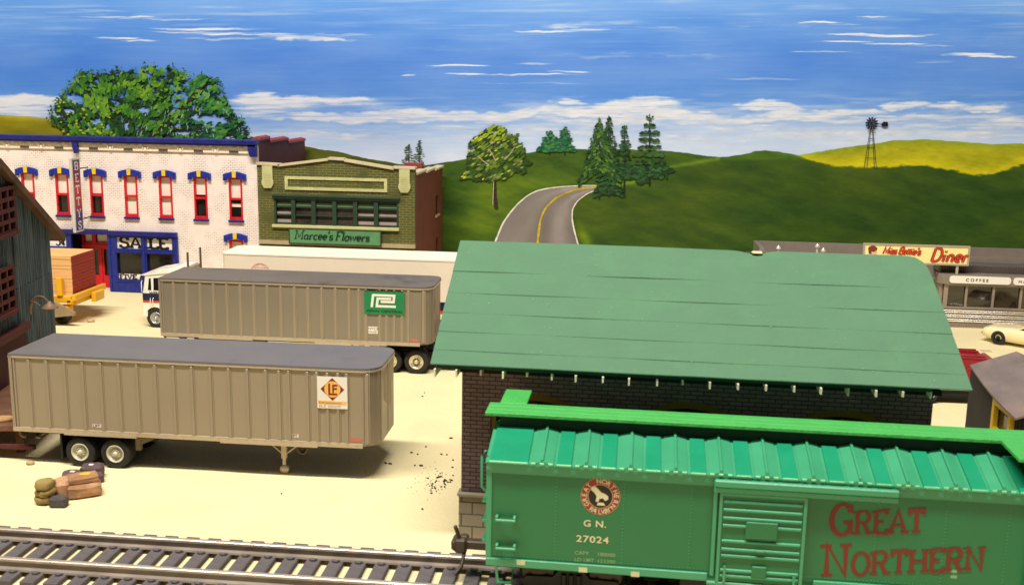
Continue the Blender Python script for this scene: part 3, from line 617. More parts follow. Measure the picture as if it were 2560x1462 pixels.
# recessed red entrance
m=MB(); m.holed(-32.08,-29.87,0,3.6,60.55,.12,[(-31.95,-31.45,2.75,3.45),(-31.2,-30.5,2.75,3.45),(-30.3,-29.95,2.75,3.45),(-31.75,-31.1,.75,2.35),(-30.75,-30.0,.75,2.35)])
m.box(-32.08,-29.87,60.5,60.548,2.45,2.62); m.box(-31.0,-30.86,60.5,60.548,0,2.44)
d=m.build('door',redp,t); B('pane',gl,d,-32,-29.9,60.7,60.72,.7,2.5)
for a,b in ((-31.95,-31.45),(-31.2,-30.5),(-30.3,-29.95)): B('transom_blind',blindm,d,a+.05,b-.03,60.69,60.70,2.7,3.4)
B('ceiling_panel',navy,t,-32.1,-29.86,59.5,60.7,3.62,3.7)
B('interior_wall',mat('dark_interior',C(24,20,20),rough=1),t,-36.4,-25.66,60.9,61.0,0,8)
# projecting blade sign
t=thing('shop_sign','tall narrow blade sign with white letters down a purple and red face','sign',(-30.9,59.0,3.7))
sgx=-30.82; y0,y1=57.55,58.5; z0,z1=3.74,7.98
B('sign_case',mat('pale_grey_case',C(206,200,192),rough=.5),t,sgx-.17,sgx,y0,y1,z0,z1,bv=.02)
MB().box(sgx+.0005,sgx+.012,y0+.1,y1-.1,z0+.12,z1-.12).build('sign_face',None or (lambda:(mat('purple_sign_face',C(78,42,110),rough=.4,var=.05)))(),t)
# purple-to-red-to-blue face, printed on the sign
fm=MATS['purple_sign_face']; nt=fm.node_tree; b=nt.nodes['Principled BSDF']; tc=nt.nodes.new('ShaderNodeTexCoord'); sx=nt.nodes.new('ShaderNodeSeparateXYZ'); nt.links.new(tc.outputs['Generated'],sx.inputs[0])
cr=nt.nodes.new('ShaderNodeValToRGB'); cr.color_ramp.elements[0].color=C(40,48,130); cr.color_ramp.elements[1].color=C(62,44,112)
for p,c in ((.22,C(70,56,130)),(.38,C(190,50,60)),(.62,C(188,52,62)),(.8,C(110,44,90))): e=cr.color_ramp.elements.new(p); e.color=c
nt.links.new(sx.outputs[2],cr.inputs[0]); nt.links.new(cr.outputs[0],b.inputs['Base Color'])
yc=(y0+y1)/2
slab('BETTYS',.44,.2,mat('sign_white',C(236,228,220),rough=.5),t,lambda u,v,o:(sgx+.013+o*.3,yc+u*1.05,z1-.68+v),vertical=.675,xs=1.25,contrast=.5,off=.004)
for z in (4.4,7.3): B('bracket',mat('dark_metal',C(60,58,56),rough=.4,metal=.5),t,sgx-.12,sgx-.06,58.5,59.5,z,z+.06)
# ---------------------------------------------------------------- olive flower shop
Y=59.4
olive=brick('olive_brick',C(84,84,36),C(76,78,32),C(128,124,66),bw=.42,bh=.14,ms=.02,bump=.6,patch=(.38,.5))
olb=mat('olive_plain',C(80,80,34),rough=.7)
cream=mat('cream_trim',C(196,194,140),rough=.6,var=.08,bump=.3)
cream2=mat('tan_trim',C(176,158,124),rough=.6,var=.08)
t=thing('flower_shop','olive green brick flower shop with low gabled parapet beside the white store','building',(-16,Y,0))
m=MB(); m.holed(-20.68,-11.52,3.42,7.62,Y,.35,[(-19.75,-12.45,4.35,6.05)])
m.prism([(-20.68,7.6205),(-11.52,7.6205),(-11.52,7.68),(-12.74,7.66),(-15.6,8.06),(-16.46,8.09),(-19.32,7.67),(-20.68,7.74)],Y,Y+.35)
m.build('front_wall',olive,t)
dk=MB().holed(-20.68,-11.52,0,3.18,Y+.6,.2,[(-20.2,-17,.7,2.6),(-16,-15,.1,2.6),(-14,-12,.7,2.6)]); dk.build('ground_floor_front',mat('dark_green_front',C(44,52,34),rough=.7),t)
B('shop_glass',gl,t,-20.5,-11.7,60.3,60.34,.1,2.8); B('soffit',olb,t,-20.68,-11.52,59.41,60.0,3.1,3.17)
B('lintel_beam',cream2,t,-20.69,-11.515,Y-.05,Y+.3,3.18,3.42)
m=MB(); 
def cp(a,b,th=.13,y0=Y-.12,y1=Y+.45): m.prism([a,b,(b[0],b[1]+th),(a[0],a[1]+th)],y0,y1)
cp((-20.7,7.74),(-19.34,7.70)); cp((-19.42,7.66),(-16.48,8.07)); cp((-16.5,8.12),(-15.56,8.09)); cp((-15.56,8.04),(-12.72,7.64)); cp((-12.76,7.71),(-11.48,7.69))
m.build('coping',mat('coping_cream',C(206,190,156),rough=.6,var=.08),t)
for x0,x1,zt,zb in ((-20.36,-19.76,7.70,6.42),(-12.4,-11.8,7.68,6.37)):
    m=MB(); h=zt-zb; m.prism([(x0,zt),(x1,zt),(x1,zt-h*.62),(x1+.04,zt-h*.66),(x1+.04,zt-h*.8),(x1-.09,zb),(x0+.09,zb),(x0-.04,zt-h*.8),(x0-.04,zt-h*.66),(x0,zt-h*.62)],Y-.12,Y-.001)
    for k in range(9): m.box(x0+.08,x1-.08,Y-.135,Y-.1205,zb+.04+k*h*.075,zb+.04+k*h*.075+.03)
    m.build('corner_ornament',cream,t)
MB().holed(-19.06,-13.1,6.36,7.12,Y-.07,.069,[(-18.88,-13.28,6.52,6.96)]).build('panel_frame',mat('cream_dentil',C(200,198,140),rough=.6,bump=1,bscale=14,var=.15),t)
dg=mat('dark_green_frame',C(44,66,50),rough=.5,var=.15)
m=MB(); m.box(-19.83,-12.38,Y-.16,Y-.001,5.96,6.08,bv=.02); m.box(-19.8,-12.41,Y-.10,Y-.001,5.86,5.958)
mx=[-19.75,-18.62,-17.42,-16.2,-14.98,-13.77,-12.45]
for k in range(1,6): m.box(mx[k]-.12,mx[k]+.12,Y-.02,Y+.12,4.35,5.82); m.prism([(mx[k]-.12,5.82),(mx[k]+.12,5.82),(mx[k]+.05,5.93),(mx[k]-.05,5.93)],Y-.02,Y+.1)
for k in range(6):
    a,b=mx[k]+(.12 if k else .0),mx[k+1]-(.12 if k<5 else 0)
    if k==0: m.box(a,a+.12,Y+.0,Y+.1,4.35,5.85)
    if k==5: m.box(b-.12,b,Y+.0,Y+.1,4.35,5.85)
    for z in (4.86,5.33): m.box(a,b,Y+.06,Y+.14,z,z+.07)
    m.box(a,b,Y+.06,Y+.14,4.35,4.42); m.box(a,b,Y+.06,Y+.14,5.7,5.86)
fr=m.build('window_band',dg,t)
B('pane',mat('dim_glass',C(70,60,56),rough=.25,var=.5,vscale=1.2),fr,-19.74,-12.46,Y+.2,Y+.22,4.36,6.0)
gb=mat('sage_blind',C(108,138,100),rough=.6); pb=mat('mauve_blind',C(168,150,146),rough=.6)
for k in range(6):
    a,b=mx[k]+.14,mx[k+1]-.14
    B('blind',gb,fr,a,b,Y+.15,Y+.18,5.42,5.60)
    if k in (0,4,5):
        B('blind',pb,fr,a,b,Y+.15,Y+.18,4.94,5.06); B('blind',pb,fr,a,b,Y+.15,Y+.18,4.44,4.62)
B('window_sill',cream,t,-19.86,-12.42,Y-.16,Y+.05,4.17,4.34,bv=.02)
rb2=brick('side_brick',C(122,52,36),C(112,46,32),C(96,44,34),axis='y',bump=.25,var=.12)
m=MB(); m.holed(59.76,68.9,0,6.7,-11.53,-.34,[(66.35,67.5,4.25,5.45),(66.4,67.5,.9,2.75)],axis='x')
m.prism([(59.76,6.7005),(68.9,6.7005),(68.9,7.08),(65.95,7.08),(65.95,7.20),(62.85,7.20),(62.85,7.32),(59.76,7.32)],-11.87,-11.53,axis='x'); m.build('side_wall',rb2,t)
for z0,z1 in ((4.25,5.45),(.9,2.75)):
    w=B('side_window',mat('dark_frame',C(30,24,20),rough=.6),t,-11.8,-11.65,66.35,67.5,z0,z1); B('sill',cream2,w,-11.62,-11.46,66.25,67.6,z0-.14,z0-.002)
for y0_,y1_,z in ((59.88,62.75,7.32),(62.88,65.85,7.20),(65.98,68.95,7.08)): B('side_coping',mat('coping_cream',C(206,190,156)),t,-11.95,-11.44,y0_,y1_,z+.002,z+.15,bv=.03)
B('roof',roofm,t,-20.68,-11.88,59.76,68.9,6.4,6.55); B('chimney',cop,t,-13.2,-12.1,64.5,65.3,6.55,7.62)
# flower shop's name board
t=thing('shop_sign','green board with dark italic lettering under the wide shop window','sign',(-16.1,Y-.1,3.3))
B('sign_board',mat('sage_board',C(92,146,100),rough=.5,var=.08),t,-18.82,-13.48,Y-.17,Y-.06,3.30,4.13)
MB().holed(-18.86,-13.44,3.26,4.17,Y-.185,.12,[(-18.80,-13.50,3.32,4.11)]).build('sign_frame',mat('dark_olive_frame',C(60,62,30)),t)
slab("Marcee's Flowers",.50,.155,mat('dark_green_ink',C(16,44,28)),t,T_front(-18.55,Y-.172,3.55),xs=1.12,shear=.22,contrast=.6,serif=.9,track=-.03)
# ---------------------------------------------------------------- diner
alum=mat('brushed_grey_plastic',C(146,134,124),rough=.38,var=.06,metal=.3)
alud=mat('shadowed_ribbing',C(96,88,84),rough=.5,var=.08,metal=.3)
bright=mat('bright_trim',C(226,216,206),rough=.25,metal=.4,var=.04)
t=diner=thing('diner','grey metal streamlined diner with ribbed sides and long windows at right','building',(20,58.2,0))
x0=17.35
# rear block with a tall parapet round its flat roof
m=MB(); m.box(7.95,27,62.9,63.15,0,3.72); m.box(7.95,8.2,60.3,62.9,0,3.72); m.box(8.2,27,60.3,60.45,0,3.05); m.box(8.2,27,60.45,62.9,2.9,3.02)
m.box(8.2,27,62.82,62.899,3.05,3.12)
m.build('kitchen_block',alum,t)
B('roof_band',alum,t,17.9,27,60.2,60.299,3.02,3.6); 
m=MB(); m.box(18.1,27,60.1,60.199,3.1,3.22); m.build('roof_trim',bright,t)
for x,y_,z in ((9.15,61.4,3.75),(11.35,61.6,3.9),(11.62,61.2,3.72)):
    q=MB(); q.tube([(x,y_,3.0),(x,y_,z-.2)],.07,8); q.lathe([(.14,z-.24),(.14,z-.16),(.0,z)],(x,y_,0)); q.build('roof_vent',bright,t)
# the car-shaped front: clerestory, awning band, windows, fluted skirt
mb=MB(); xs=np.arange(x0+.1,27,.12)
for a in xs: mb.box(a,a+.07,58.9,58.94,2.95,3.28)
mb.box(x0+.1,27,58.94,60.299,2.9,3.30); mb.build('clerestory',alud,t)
m=MB(); m.box(x0+.3,27,58.32,60.2,0,.14); 
m.prism([(x0+.25,58.3),(27,58.3),(27,60.2),(x0,60.2),(x0,58.55)],0.14,1.06,axis='z'); m.build('skirt',alum,t)
m=MB()
for z in (.36,.46,.60,.70,.84,.94): m.tube([(x0+.02,60.1,z),(x0-.02,58.52,z),(x0+.26,58.26,z),(27,58.26,z)],.028,6)
m.build('flutes',bright,t)
m=MB(); wx=[x0+.35,x0+.35+1.02,x0+.35+2.42,x0+.35+3.84,x0+5.6,x0+7,x0+8.4]
m.holed(x0+.2,27,1.06,2.40,58.28,.1,[(a+.06,b-.06,1.16,2.30) for a,b in zip(wx[:-1],wx[1:])]); m.box(x0+.02,x0+.1995,58.5,60.2,1.0605,2.40)
m.build('window_wall',mat('window_frame_grey',C(160,146,134),rough=.35,metal=.3),t)
B('pane',mat('diner_glass',C(48,38,30),rough=.06,spec=1.0,var=.6,vscale=.6),t,x0+.3,26.8,58.42,58.44,1.07,2.39)
m=MB(); m.prism([(x0+.3,58.12),(27,58.12),(27,58.9),(x0-.12,58.9),(x0-.12,58.5),(x0+.05,58.22)],2.4005,2.93,axis='z'); m.build('awning_band',alum,t)
B('table',mat('teal_booth',C(36,66,66)),t,19.2,20.6,58.7,59.3,1.0,1.45)
def pill(a,b,z0,z1,y):
    r=(z1-z0)/2*.8; q=[]
    for cx,cz,s in ((b-r,z0+r,-90),(b-r,z1-r,0),(a+r,z1-r,90),(a+r,z0+r,180)):
        q+=[(cx+r*math.cos(math.radians(s+90*k/5)),cz+r*math.sin(math.radians(s+90*k/5))) for k in range(6)]
    return MB().prism(q,y,y+.03).build('name_panel',whitep,t)
pill(17.72,20.88,2.475,2.87,58.075); pill(21.0,24.2,2.475,2.87,58.075)
gi=mat('grey_ink',C(70,66,62))
text('COFFEE',.16,gi,t,T_front(18.55,58.07,2.59),spacing=1.45,xs=1.15,bold=.012)
text('HAMBURGERS',.16,gi,t,T_front(21.25,58.07,2.60),spacing=1.35,xs=1.15,bold=.012)
# roof billboard
t=thing('billboard','yellow roof sign with red script lettering and a red-haired woman','sign',(16,58.19,2.9))
Y=58.19; bx0,bx1,bz0,bz1=13.12,18.66,3.40,4.46
MB().holed(bx0,bx1,bz0,bz1,Y-.03,.16,[(bx0+.1,bx1-.1,bz0+.09,bz1-.09)]).build('frame',mat('sign_frame_grey',C(170,156,138),rough=.4),t)
B('sign_board',mat('yellow_sign_board',C(250,232,160),rough=.5,var=.03),t,bx0+.1,bx1-.1,Y,Y+.1,bz0+.09,bz1-.09)
for x in (14.0,18.1): B('post',mat('pale_post',C(176,166,150)),t,x-.06,x+.06,Y+.02,Y+.1,2.93,bz0-.001)
rd=mat('sign_red',C(214,62,40),rough=.45); dko=mat('sign_outline',C(120,34,26),rough=.45)
for mm,w,dy in ((dko,.34,.004),(rd,.19,.03)):
    slab("Miss Bettie's",.38,w*.8,mm,t,T_front(bx0+1.02,Y-dy,3.92),xs=.90,shear=.3,contrast=.8,serif=0,track=-.02,off=.0005)
    slab('Diner',.70,w*.66,mm,t,T_front(bx0+3.5,Y-dy-.012,3.60),xs=1.08,shear=.25,contrast=.8,serif=0,track=-.03,off=.0005)
sk=mat('portrait_skin',C(232,180,140)); hr=mat('portrait_hair',C(120,56,36)); cl=mat('portrait_collar',C(110,160,180))
px,pz=bx0+.52,4.0
m=MB(); m.prism([(px-.33,3.50),(px+.36,3.50),(px+.36,3.68),(px+.2,3.8),(px-.1,3.72),(px-.3,3.84)],Y-.012,Y-.001); m.build('portrait_collar',cl,t)
m=MB(); m.add([(px+.06+.17*math.cos(a)-(.02),Y-.016,pz-.05+.235*math.sin(a)) for a in np.linspace(0,2*PI,20)[:-1]],[tuple(range(19))]); m.add([(px-.04,Y-.0165,3.66),(px+.12,Y-.0165,3.64),(px+.1,Y-.0165,3.9),(px-.08,Y-.0165,3.9)],[(0,1,2,3)]); m.build('portrait_face',sk,t,fix=False)
m=MB(); m.add([(px-.02+.24*math.cos(a),Y-.02,pz+.17+.16*math.sin(a)) for a in np.linspace(0,2*PI,20)[:-1]],[tuple(range(19))]); m.add([(px-.24,Y-.0205,pz+.1),(px-.08,Y-.0205,pz+.15),(px-.06,Y-.0205,pz-.12),(px-.2,Y-.0205,pz-.1)],[(0,1,2,3)]); m.build('portrait_hair',hr,t,fix=False)
m=MB(); m.box(px+.11,px+.17,Y-.02,Y-.017,pz-.16,pz-.135); m.build('portrait_lips',rd,t)
m=MB(); m.box(px+.02,px+.07,Y-.02,Y-.017,pz-.01,pz+.01); m.box(px+.13,px+.17,Y-.02,Y-.017,pz-.01,pz+.01); m.build('portrait_eyes',hr,t)
# ---------------------------------------------------------------- the weathered barn at the left edge
t=barn=thing('barn','weathered blue-grey board barn with rusty brown roof and red windows at left','barn',(-22.85,37.5,0),rz=math.atan2(.986,-.165),world=False)
bw=brick('weathered_boards',C(84,98,106),C(62,76,84),C(22,22,24),bw=9,bh=.21,ms=.02,rough=.9,bump=1,var=.45)
# boards run upright: swap the pattern's axes
nt=bw.node_tree; cb=[n for n in nt.nodes if n.type=='COMBXYZ'][0]; sp=[n for n in nt.nodes if n.type=='SEPXYZ'][0]
for l in list(cb.inputs[0].links)+list(cb.inputs[1].links): nt.links.remove(l)
nt.links.new(sp.outputs[2],cb.inputs[0]); nt.links.new(sp.outputs[0],cb.inputs[1])
ns=[n for n in nt.nodes if n.type=='TEX_NOISE'][0]; mp=nt.nodes.new('ShaderNodeMapping'); mp.inputs['Scale'].default_value=(.8,7,1); nt.links.new(cb.outputs[0],mp.inputs[0]); nt.links.new(mp.outputs[0],ns.inputs[0])
AX,AZ,EX=-.8,9.35,4.28; zsl=lambda x: AZ-.602*abs(x-AX)
xl_=2*AX-EX
MB().prism([(xl_,0),(EX,0),(EX,zsl(EX)),(AX,AZ),(xl_,zsl(xl_))],0,.25).build('gable_wall',bw,t)
m=MB(); x=EX
while x>xl_+.3:      # board-and-batten front, each board cut to the slope
    xa,xb=x-.20,x-R(.015,.03); y_=-R(.02,.07); m.prism([(xa,0),(xb,0),(xb,zsl(xb)-.02),(xa,zsl(xa)-.02)],y_,-.001); x-=.21
m.build('boards',bw,t)
m=MB(); m.box(EX-.25,EX,.2505,9,0,zsl(EX)-.1); m.box(xl_,xl_+.25,.2505,9,0,zsl(EX)-.1); m.build('side_wall',bw,t)
rust=mat('rusty_roof',C(112,76,54),rough=.85,var=.3,vscale=1.2,bump=.6,dirt=C(76,56,44),dscale=1.0,dlo=.45)
zf=lambda x: 9.60-.602*abs(x-AX)
MB().prism([(AX,zf(AX)),(5.34,zf(5.34)),(5.2,zf(5.2)-.32),(AX,zf(AX)-.34)],-.35,9.3).build('roof',rust,t)
MB().prism([(AX-.001,zf(AX)),(2*AX-5.34,zf(5.34)),(2*AX-5.2,zf(5.2)-.32),(AX-.001,zf(AX)-.34)],-.35,9.3).build('roof',rust,t)
dred=mat('dark_red_wood',C(86,38,34),rough=.8,var=.25,bump=.4)
for xb,z0,z1 in ((.50,6.72,8.5),(-.10,3.83,5.58)):
    m=MB(); m.holed(xb-2.0,xb,z0,z1,-.26,.14,[(xb-1.86+.62*i,xb-1.86+.62*i+.50,z0+.14+k*(z1-z0-.14)/4,z0+.14+k*(z1-z0-.14)/4+.27) for i in range(3) for k in range(4)])
    m.box(xb-2.05,xb+.05,-.34,-.262,z0-.06,z0+.08)
    w=m.build('window',dred,t); MB().box(xb-1.95,xb-.05,-.11,-.10,z0+.05,z1-.05).build('pane',gl,w)
dr2=mat('dark_red_door',C(70,24,22),rough=.8,var=.2)
MB().box(-5.4,.95,-.34,-.001,2.84,3.14,bv=.03).build('dock_header',dred,t)
MB().box(-5.4,.85,-.12,-.075,.9,2.838).build('dock_door',dr2,t)
m=MB(); m.box(-6,-1.0,-2.35,-.13,.98,1.16); 
for x in (-5.2,-3.4,-1.2): m.box(x-.12,x+.12,-2.2,-1.95,0,.979)
m.build('dock_platform',mat('dock_planks',C(112,78,58),rough=.9,var=.25,bump=.5),t)
lm=MB(); bx_,bz_=1.66,3.50
pts=[(bx_,-.08,bz_)]+[(bx_+.02,-.10-.34*(1-math.cos(a)),bz_+.06+.42*math.sin(a)) for a in np.linspace(.15,2.7,12)]
lm.tube(pts,.05,7); lm.tube([(bx_,-.1,bz_+.3),(bx_,-.3,bz_+.22),(bx_,-.45,bz_+.1)],.03,6); lm.tube([(bx_,-.06,bz_-.25),(bx_,-.07,bz_+.05)],.05,6)
g=lm.build('wall_lamp',mat('aged_brass',C(132,106,80),rough=.5,var=.2),t); e=pts[-1]
MB().lathe([(.04,e[2]+.06),(.10,e[2]-.03),(.34,e[2]-.20),(.33,e[2]-.23),(.07,e[2]-.08)],(e[0],e[1]-.06,0),n=20).build('lamp_shade',mat('tan_shade',C(160,130,100),rough=.5),g)
tag(MB().box(-23,-19.05,31.9,32.1,.36,.5).build('plank',dred),'dark red plank lying under the tail of the front trailer at left','plank')
# ---------------------------------------------------------------- shed at the right edge
t=thing('shed','small dark ribbed shed with grey roof and yellow window frame at right','shed',(14.6,35,0))
dw=brick('dark_ribbed_boards',C(48,42,36),C(40,36,32),C(16,14,12),bw=9,bh=.11,ms=.02,rough=.9,bump=1,var=.3,axis='y')
nt=dw.node_tree; cb=[n for n in nt.nodes if n.type=='COMBXYZ'][0]; sp=[n for n in nt.nodes if n.type=='SEPXYZ'][0]
for l in list(cb.inputs[0].links)+list(cb.inputs[1].links): nt.links.remove(l)
nt.links.new(sp.outputs[2],cb.inputs[0]); ad=nt.nodes.new('ShaderNodeMath'); nt.links.new(sp.outputs[1],ad.inputs[0]); nt.links.new(sp.outputs[0],ad.inputs[1]); nt.links.new(ad.outputs[0],cb.inputs[1])
MB().holed(33.4,38.0,0,2.9,12.62,.15,[(33.65,35.0,.95,2.35)],axis='x').build('side_wall',dw,t)
for y_ in (33.4,37.85): MB().prism([(12.7705,0),(15.6,0),(15.6,2.85),(14.2,3.38),(12.7705,2.85)],y_,y_+.15).build('end_wall',dw,t)
MB().box(15.45,15.6,33.5505,37.8495,0,2.8).build('side_wall',dw,t)
yw=mat('yellow_ochre_frame',C(196,160,30),rough=.55,var=.12)
m=MB().holed(33.5,35.15,.75,2.72,12.46,.159,[(33.68,34.95,.9,1.66),(33.68,34.95,1.78,2.52)],axis='x'); w=m.build('window',yw,t); B('pane',gl,w,12.64,12.66,33.6,35.0,.95,2.35)
rg=mat('grey_felt_roof',C(118,106,104),rough=.9,var=.14,vscale=2,bump=.5,bscale=12,stretch=(1,.4,1),dirt=C(140,120,110),dscale=.7,dlo=.5)
a=Vector(on_z(2425,912,3.0)); c_=Vector(on_z(2539,1045,3.0)); d_=Vector(on_z(2541,878,3.6))
e_=c_+(d_-a); u_=(a+(d_-a)*2).xy; f_=(c_+(d_-a)*2).xy
m=MB(); n=8; 
def seg(p,q,k,bow): v=p+(q-p)*k; v.z+=bow*math.sin(PI*k); return v
v=[]
for i in range(n+1):
    k=i/n
    for q0,q1,b in ((a,c_,-.12),(d_,e_,0),(Vector((u_.x,u_.y,3.0)),Vector((f_.x,f_.y,3.0)),-.12)): v.append(seg(q0,q1,k,b))
vs=v+[p-Vector((0,0,.06)) for p in v]; N_=len(v); fs=[]
for i in range(n):
    for j in range(2):
        q=[i*3+j,i*3+j+1,(i+1)*3+j+1,(i+1)*3+j]; fs.append(tuple(q)); fs.append(tuple(N_+x for x in q[::-1]))
for i in range(n):
    for j in (0,2): fs.append((i*3+j,(i+1)*3+j,N_+(i+1)*3+j,N_+i*3+j))
for i in (0,n):
    for j in range(2): fs.append((i*3+j,i*3+j+1,N_+i*3+j+1,N_+i*3+j))
m.add(vs,fs); m.build('roof',rg,t)
# ---------------------------------------------------------------- freight station with the green paper roof
t=thing('freight_station','brick freight station with broad flat-green paper roof and stone base','station building',(-4.7,28,0),rz=math.radians(-1.25))
pb_=brick('plum_brick',C(132,106,108),C(116,92,94),C(50,42,42),bw=.34,bh=.115,ms=.014,bump=1.0,var=.15)
X0,X1,YF=-4.1,8.32,27.9
arches=[(-3.3,-.9),(.85,3.25),(4.9,7.3)]
wall=MB(); zb,zt,zs=1.36,4.95,3.5
def pierpoly(a,b): wall.box(a,b,YF,YF+.3,zb,zt)
edges=[X0]+[e for ar in arches for e in ar]+[X1]
for k in range(0,len(edges),2): pierpoly(edges[k],edges[k+1])
for a,b in arches:
    n=14; cx=(a+b)/2; r=(b-a)/2
    bot=[(cx+r*math.cos(PI*i/n),3.68+.62*math.sin(PI*i/n)) for i in range(n+1)]
    wall.prism([(a,zt),(b,zt)]+bot,YF,YF+.3)
wall.build('front_wall',pb_,t)
m=MB(); m.box(X0+.3,X1-.3,33.1,33.4,0,zt); m.build('rear_wall',pb_,t)
pby=brick('plum_brick_side',C(106,86,84),C(92,74,72),C(54,46,46),bw=.34,bh=.115,ms=.014,bump=1.0,var=.15,axis='y')
g_=[(28.2005,0),(33.1,0),(33.1,4.95),(30.65,7.5),(28.2005,5.2)]
MB().prism(g_,X0,X0+.3,axis='x').build('side_wall',pby,t); MB().prism(g_,X1-.3,X1,axis='x').build('side_wall',pby,t)
stn=brick('grey_stone_blocks',C(142,132,114),C(128,118,102),C(84,76,66),bw=.62,bh=.36,ms=.02,bump=1,var=.12)
for k in range(0,len(edges),2):
    MB().box(edges[k]-.06*(k==0),edges[k+1],YF-.06,YF+.3,0,1.24,bv=.02).build('stone_base',stn,t)
    MB().box(edges[k]-.1*(k==0),edges[k+1],YF-.12,YF+.3,1.242,1.358,bv=.03).build('base_moulding',mat('grey_stone',C(150,140,120),rough=.8,var=.1),t)
yo=mat('ochre_frame',C(130,96,20),rough=.6,var=.12)
for a,b in arches:
    n=14; cx=(a+b)/2; r=(b-a)/2-.002
    out=[(cx+r*math.cos(PI*i/n),3.68+.618*math.sin(PI*i/n)) for i in range(n+1)]; inn=[(cx+(r-.14)*math.cos(PI*i/n),3.64+.44*math.sin(PI*i/n)) for i in range(n,-1,-1)]
    m=MB(); m.prism([(b-.002,.05)]+out+[(a+.002,.05),(a+.14,.05)]+inn+[(b-.14,.05)],YF+.08,YF+.22); m.box(cx-.05,cx+.05,YF+.1,YF+.2,.05,4.0); m.box(a+.14,b-.14,YF+.09,YF+.21,3.2,3.32)
    w=m.build('door',yo,t); B('pane',mat('brown_door_panel',C(40,32,26),rough=.7),w,a+.05,b-.05,YF+.23,YF+.25,0,4.25)
# roof: courses of green paper, lapped
gr=mat('green_roof_paper',C(90,127,101),rough=.92,var=.05,vscale=1.1,bump=.35,bscale=7,spec=.15,dirt=C(92,134,102),dscale=.7,dlo=.55)
ey,ez,ry,rz=26.72,5.32,30.72,8.0
def rx(k): # left and right rake (k: 0 ridge, 1 eave)
    l=-4.66-.09*k; r=8.50+.40*k-.26*math.exp(-k/.045); return l,r
m=MB(); cs=[0,.265,.42,.58,.75,.88,1.0]; nx_=70
cs=[0,.26,.44,.60,.745,.885,1.0]
for i in range(6):
    k0,k1=max(0,cs[i]-.0),cs[i+1]+(.012 if i<5 else 0); rows=7; b=[]
    for j in range(rows+1):
        k=k0+(k1-k0)*j/rows; l,r=rx(k)
        for q in range(nx_+1):
            x=l+(r-l)*q/nx_; y=ry+(ey-ry)*k; z=rz+(ez-rz)*k+.05*(1-i/6)*0+ .012*(j/rows) +.012*math.sin(x*1.3+i)*math.sin(k*9+i*2)+.012*(fbm(np.array([x*.9+i*7]),np.array([k*3.]),3)[0]-.5)
            z-=.10*math.exp(-((x-3.85)/.35)**2)*math.exp(-k/.04); z-=.05*math.exp(-((x-3.2)/1.2)**2)*math.exp(-((k-.06)/.06)**2); z-=.16*math.exp(-k/.03)*(1 if x>8.0 else 0)*(x-8.0)
            b.append((x,y,z+.004*(5-i)))
    V_=b+[(x,y-.0,z-.025) for x,y,z in b]; NN=len(b); w=nx_+1; fs=[]
    for j in range(rows):
        for q in range(nx_): c4=(j*w+q,j*w+q+1,(j+1)*w+q+1,(j+1)*w+q); fs+= [c4,tuple(NN+x for x in c4[::-1])]
    for q in range(nx_): fs.append((rows*w+q,rows*w+q+1,NN+rows*w+q+1,NN+rows*w+q)); 
    for j in range(rows):
        for q in (0,nx_): fs.append((j*w+q,(j+1)*w+q,NN+(j+1)*w+q,NN+j*w+q))
    m.add(V_,fs,smooth=False)
rf=m.build('roof',gr,t)
MB().prism([(30.74,7.97),(34.8,5.3),(34.8,5.27),(30.74,7.93)],-4.66,8.0,axis='x').build('rear_roof',gr,t)
MB().prism([(26.76,5.29),(26.8,5.2),(30.72,7.80),(30.72,7.93)],-4.60,7.95,axis='x').build('roof_deck',mat('dark_green_edge',C(30,58,42),rough=.9),t)
B('glue_blob',mat('dried_glue',C(226,216,170),rough=.3),t,3.75,4.05,30.6,30.8,7.93,8.0,bv=.03,label='pale dried blob of glue on the ridge')
raf=mat('pale_rafter',C(236,228,200),rough=.7,var=.15)
x=-4.55; k=0; xs_=[-4.62,-4.05,-3.42,-2.82,-2.2,-1.55,-.92,-.22,.45,1.17,1.82,2.5,3.2,3.9,4.6,5.25,5.95,6.6,7.25,7.95]
for i,x in enumerate(xs_):
    l=R(.0,.10); B('rafter',raf,t,x-.022,x+.022,26.62+R(0,.07)+(.14 if random.random()<.35 else 0),28.2,5.08-l,5.2,label=None)
m=MB()
for _ in range(60):
    k=R(.02,.98); x=R(-4.6,8.3); y=ry+(ey-ry)*k; z=rz+(ez-rz)*k+.055; s=R(.005,.012); n_=Vector((0,ez-rz,0)); m.add([(x-s,y-s*.8,z-s*.54),(x+s,y-s*.8,z-s*.54),(x+s*.7,y+s*.8,z+s*.54),(x-s*.8,y+s*.7,z+s*.47)],[(0,1,2,3)])
o=m.build('dust_flecks',mat('pale_dust',C(160,182,150),rough=1),t,fix=False); o['kind']='stuff'
B('eave_shadow_board',mat('eave_shade_black',C(26,26,24),rough=1),t,X0,X1,27.2,27.899,5.0,5.12)  # near-black strip added under the eave, its shade put into the colour
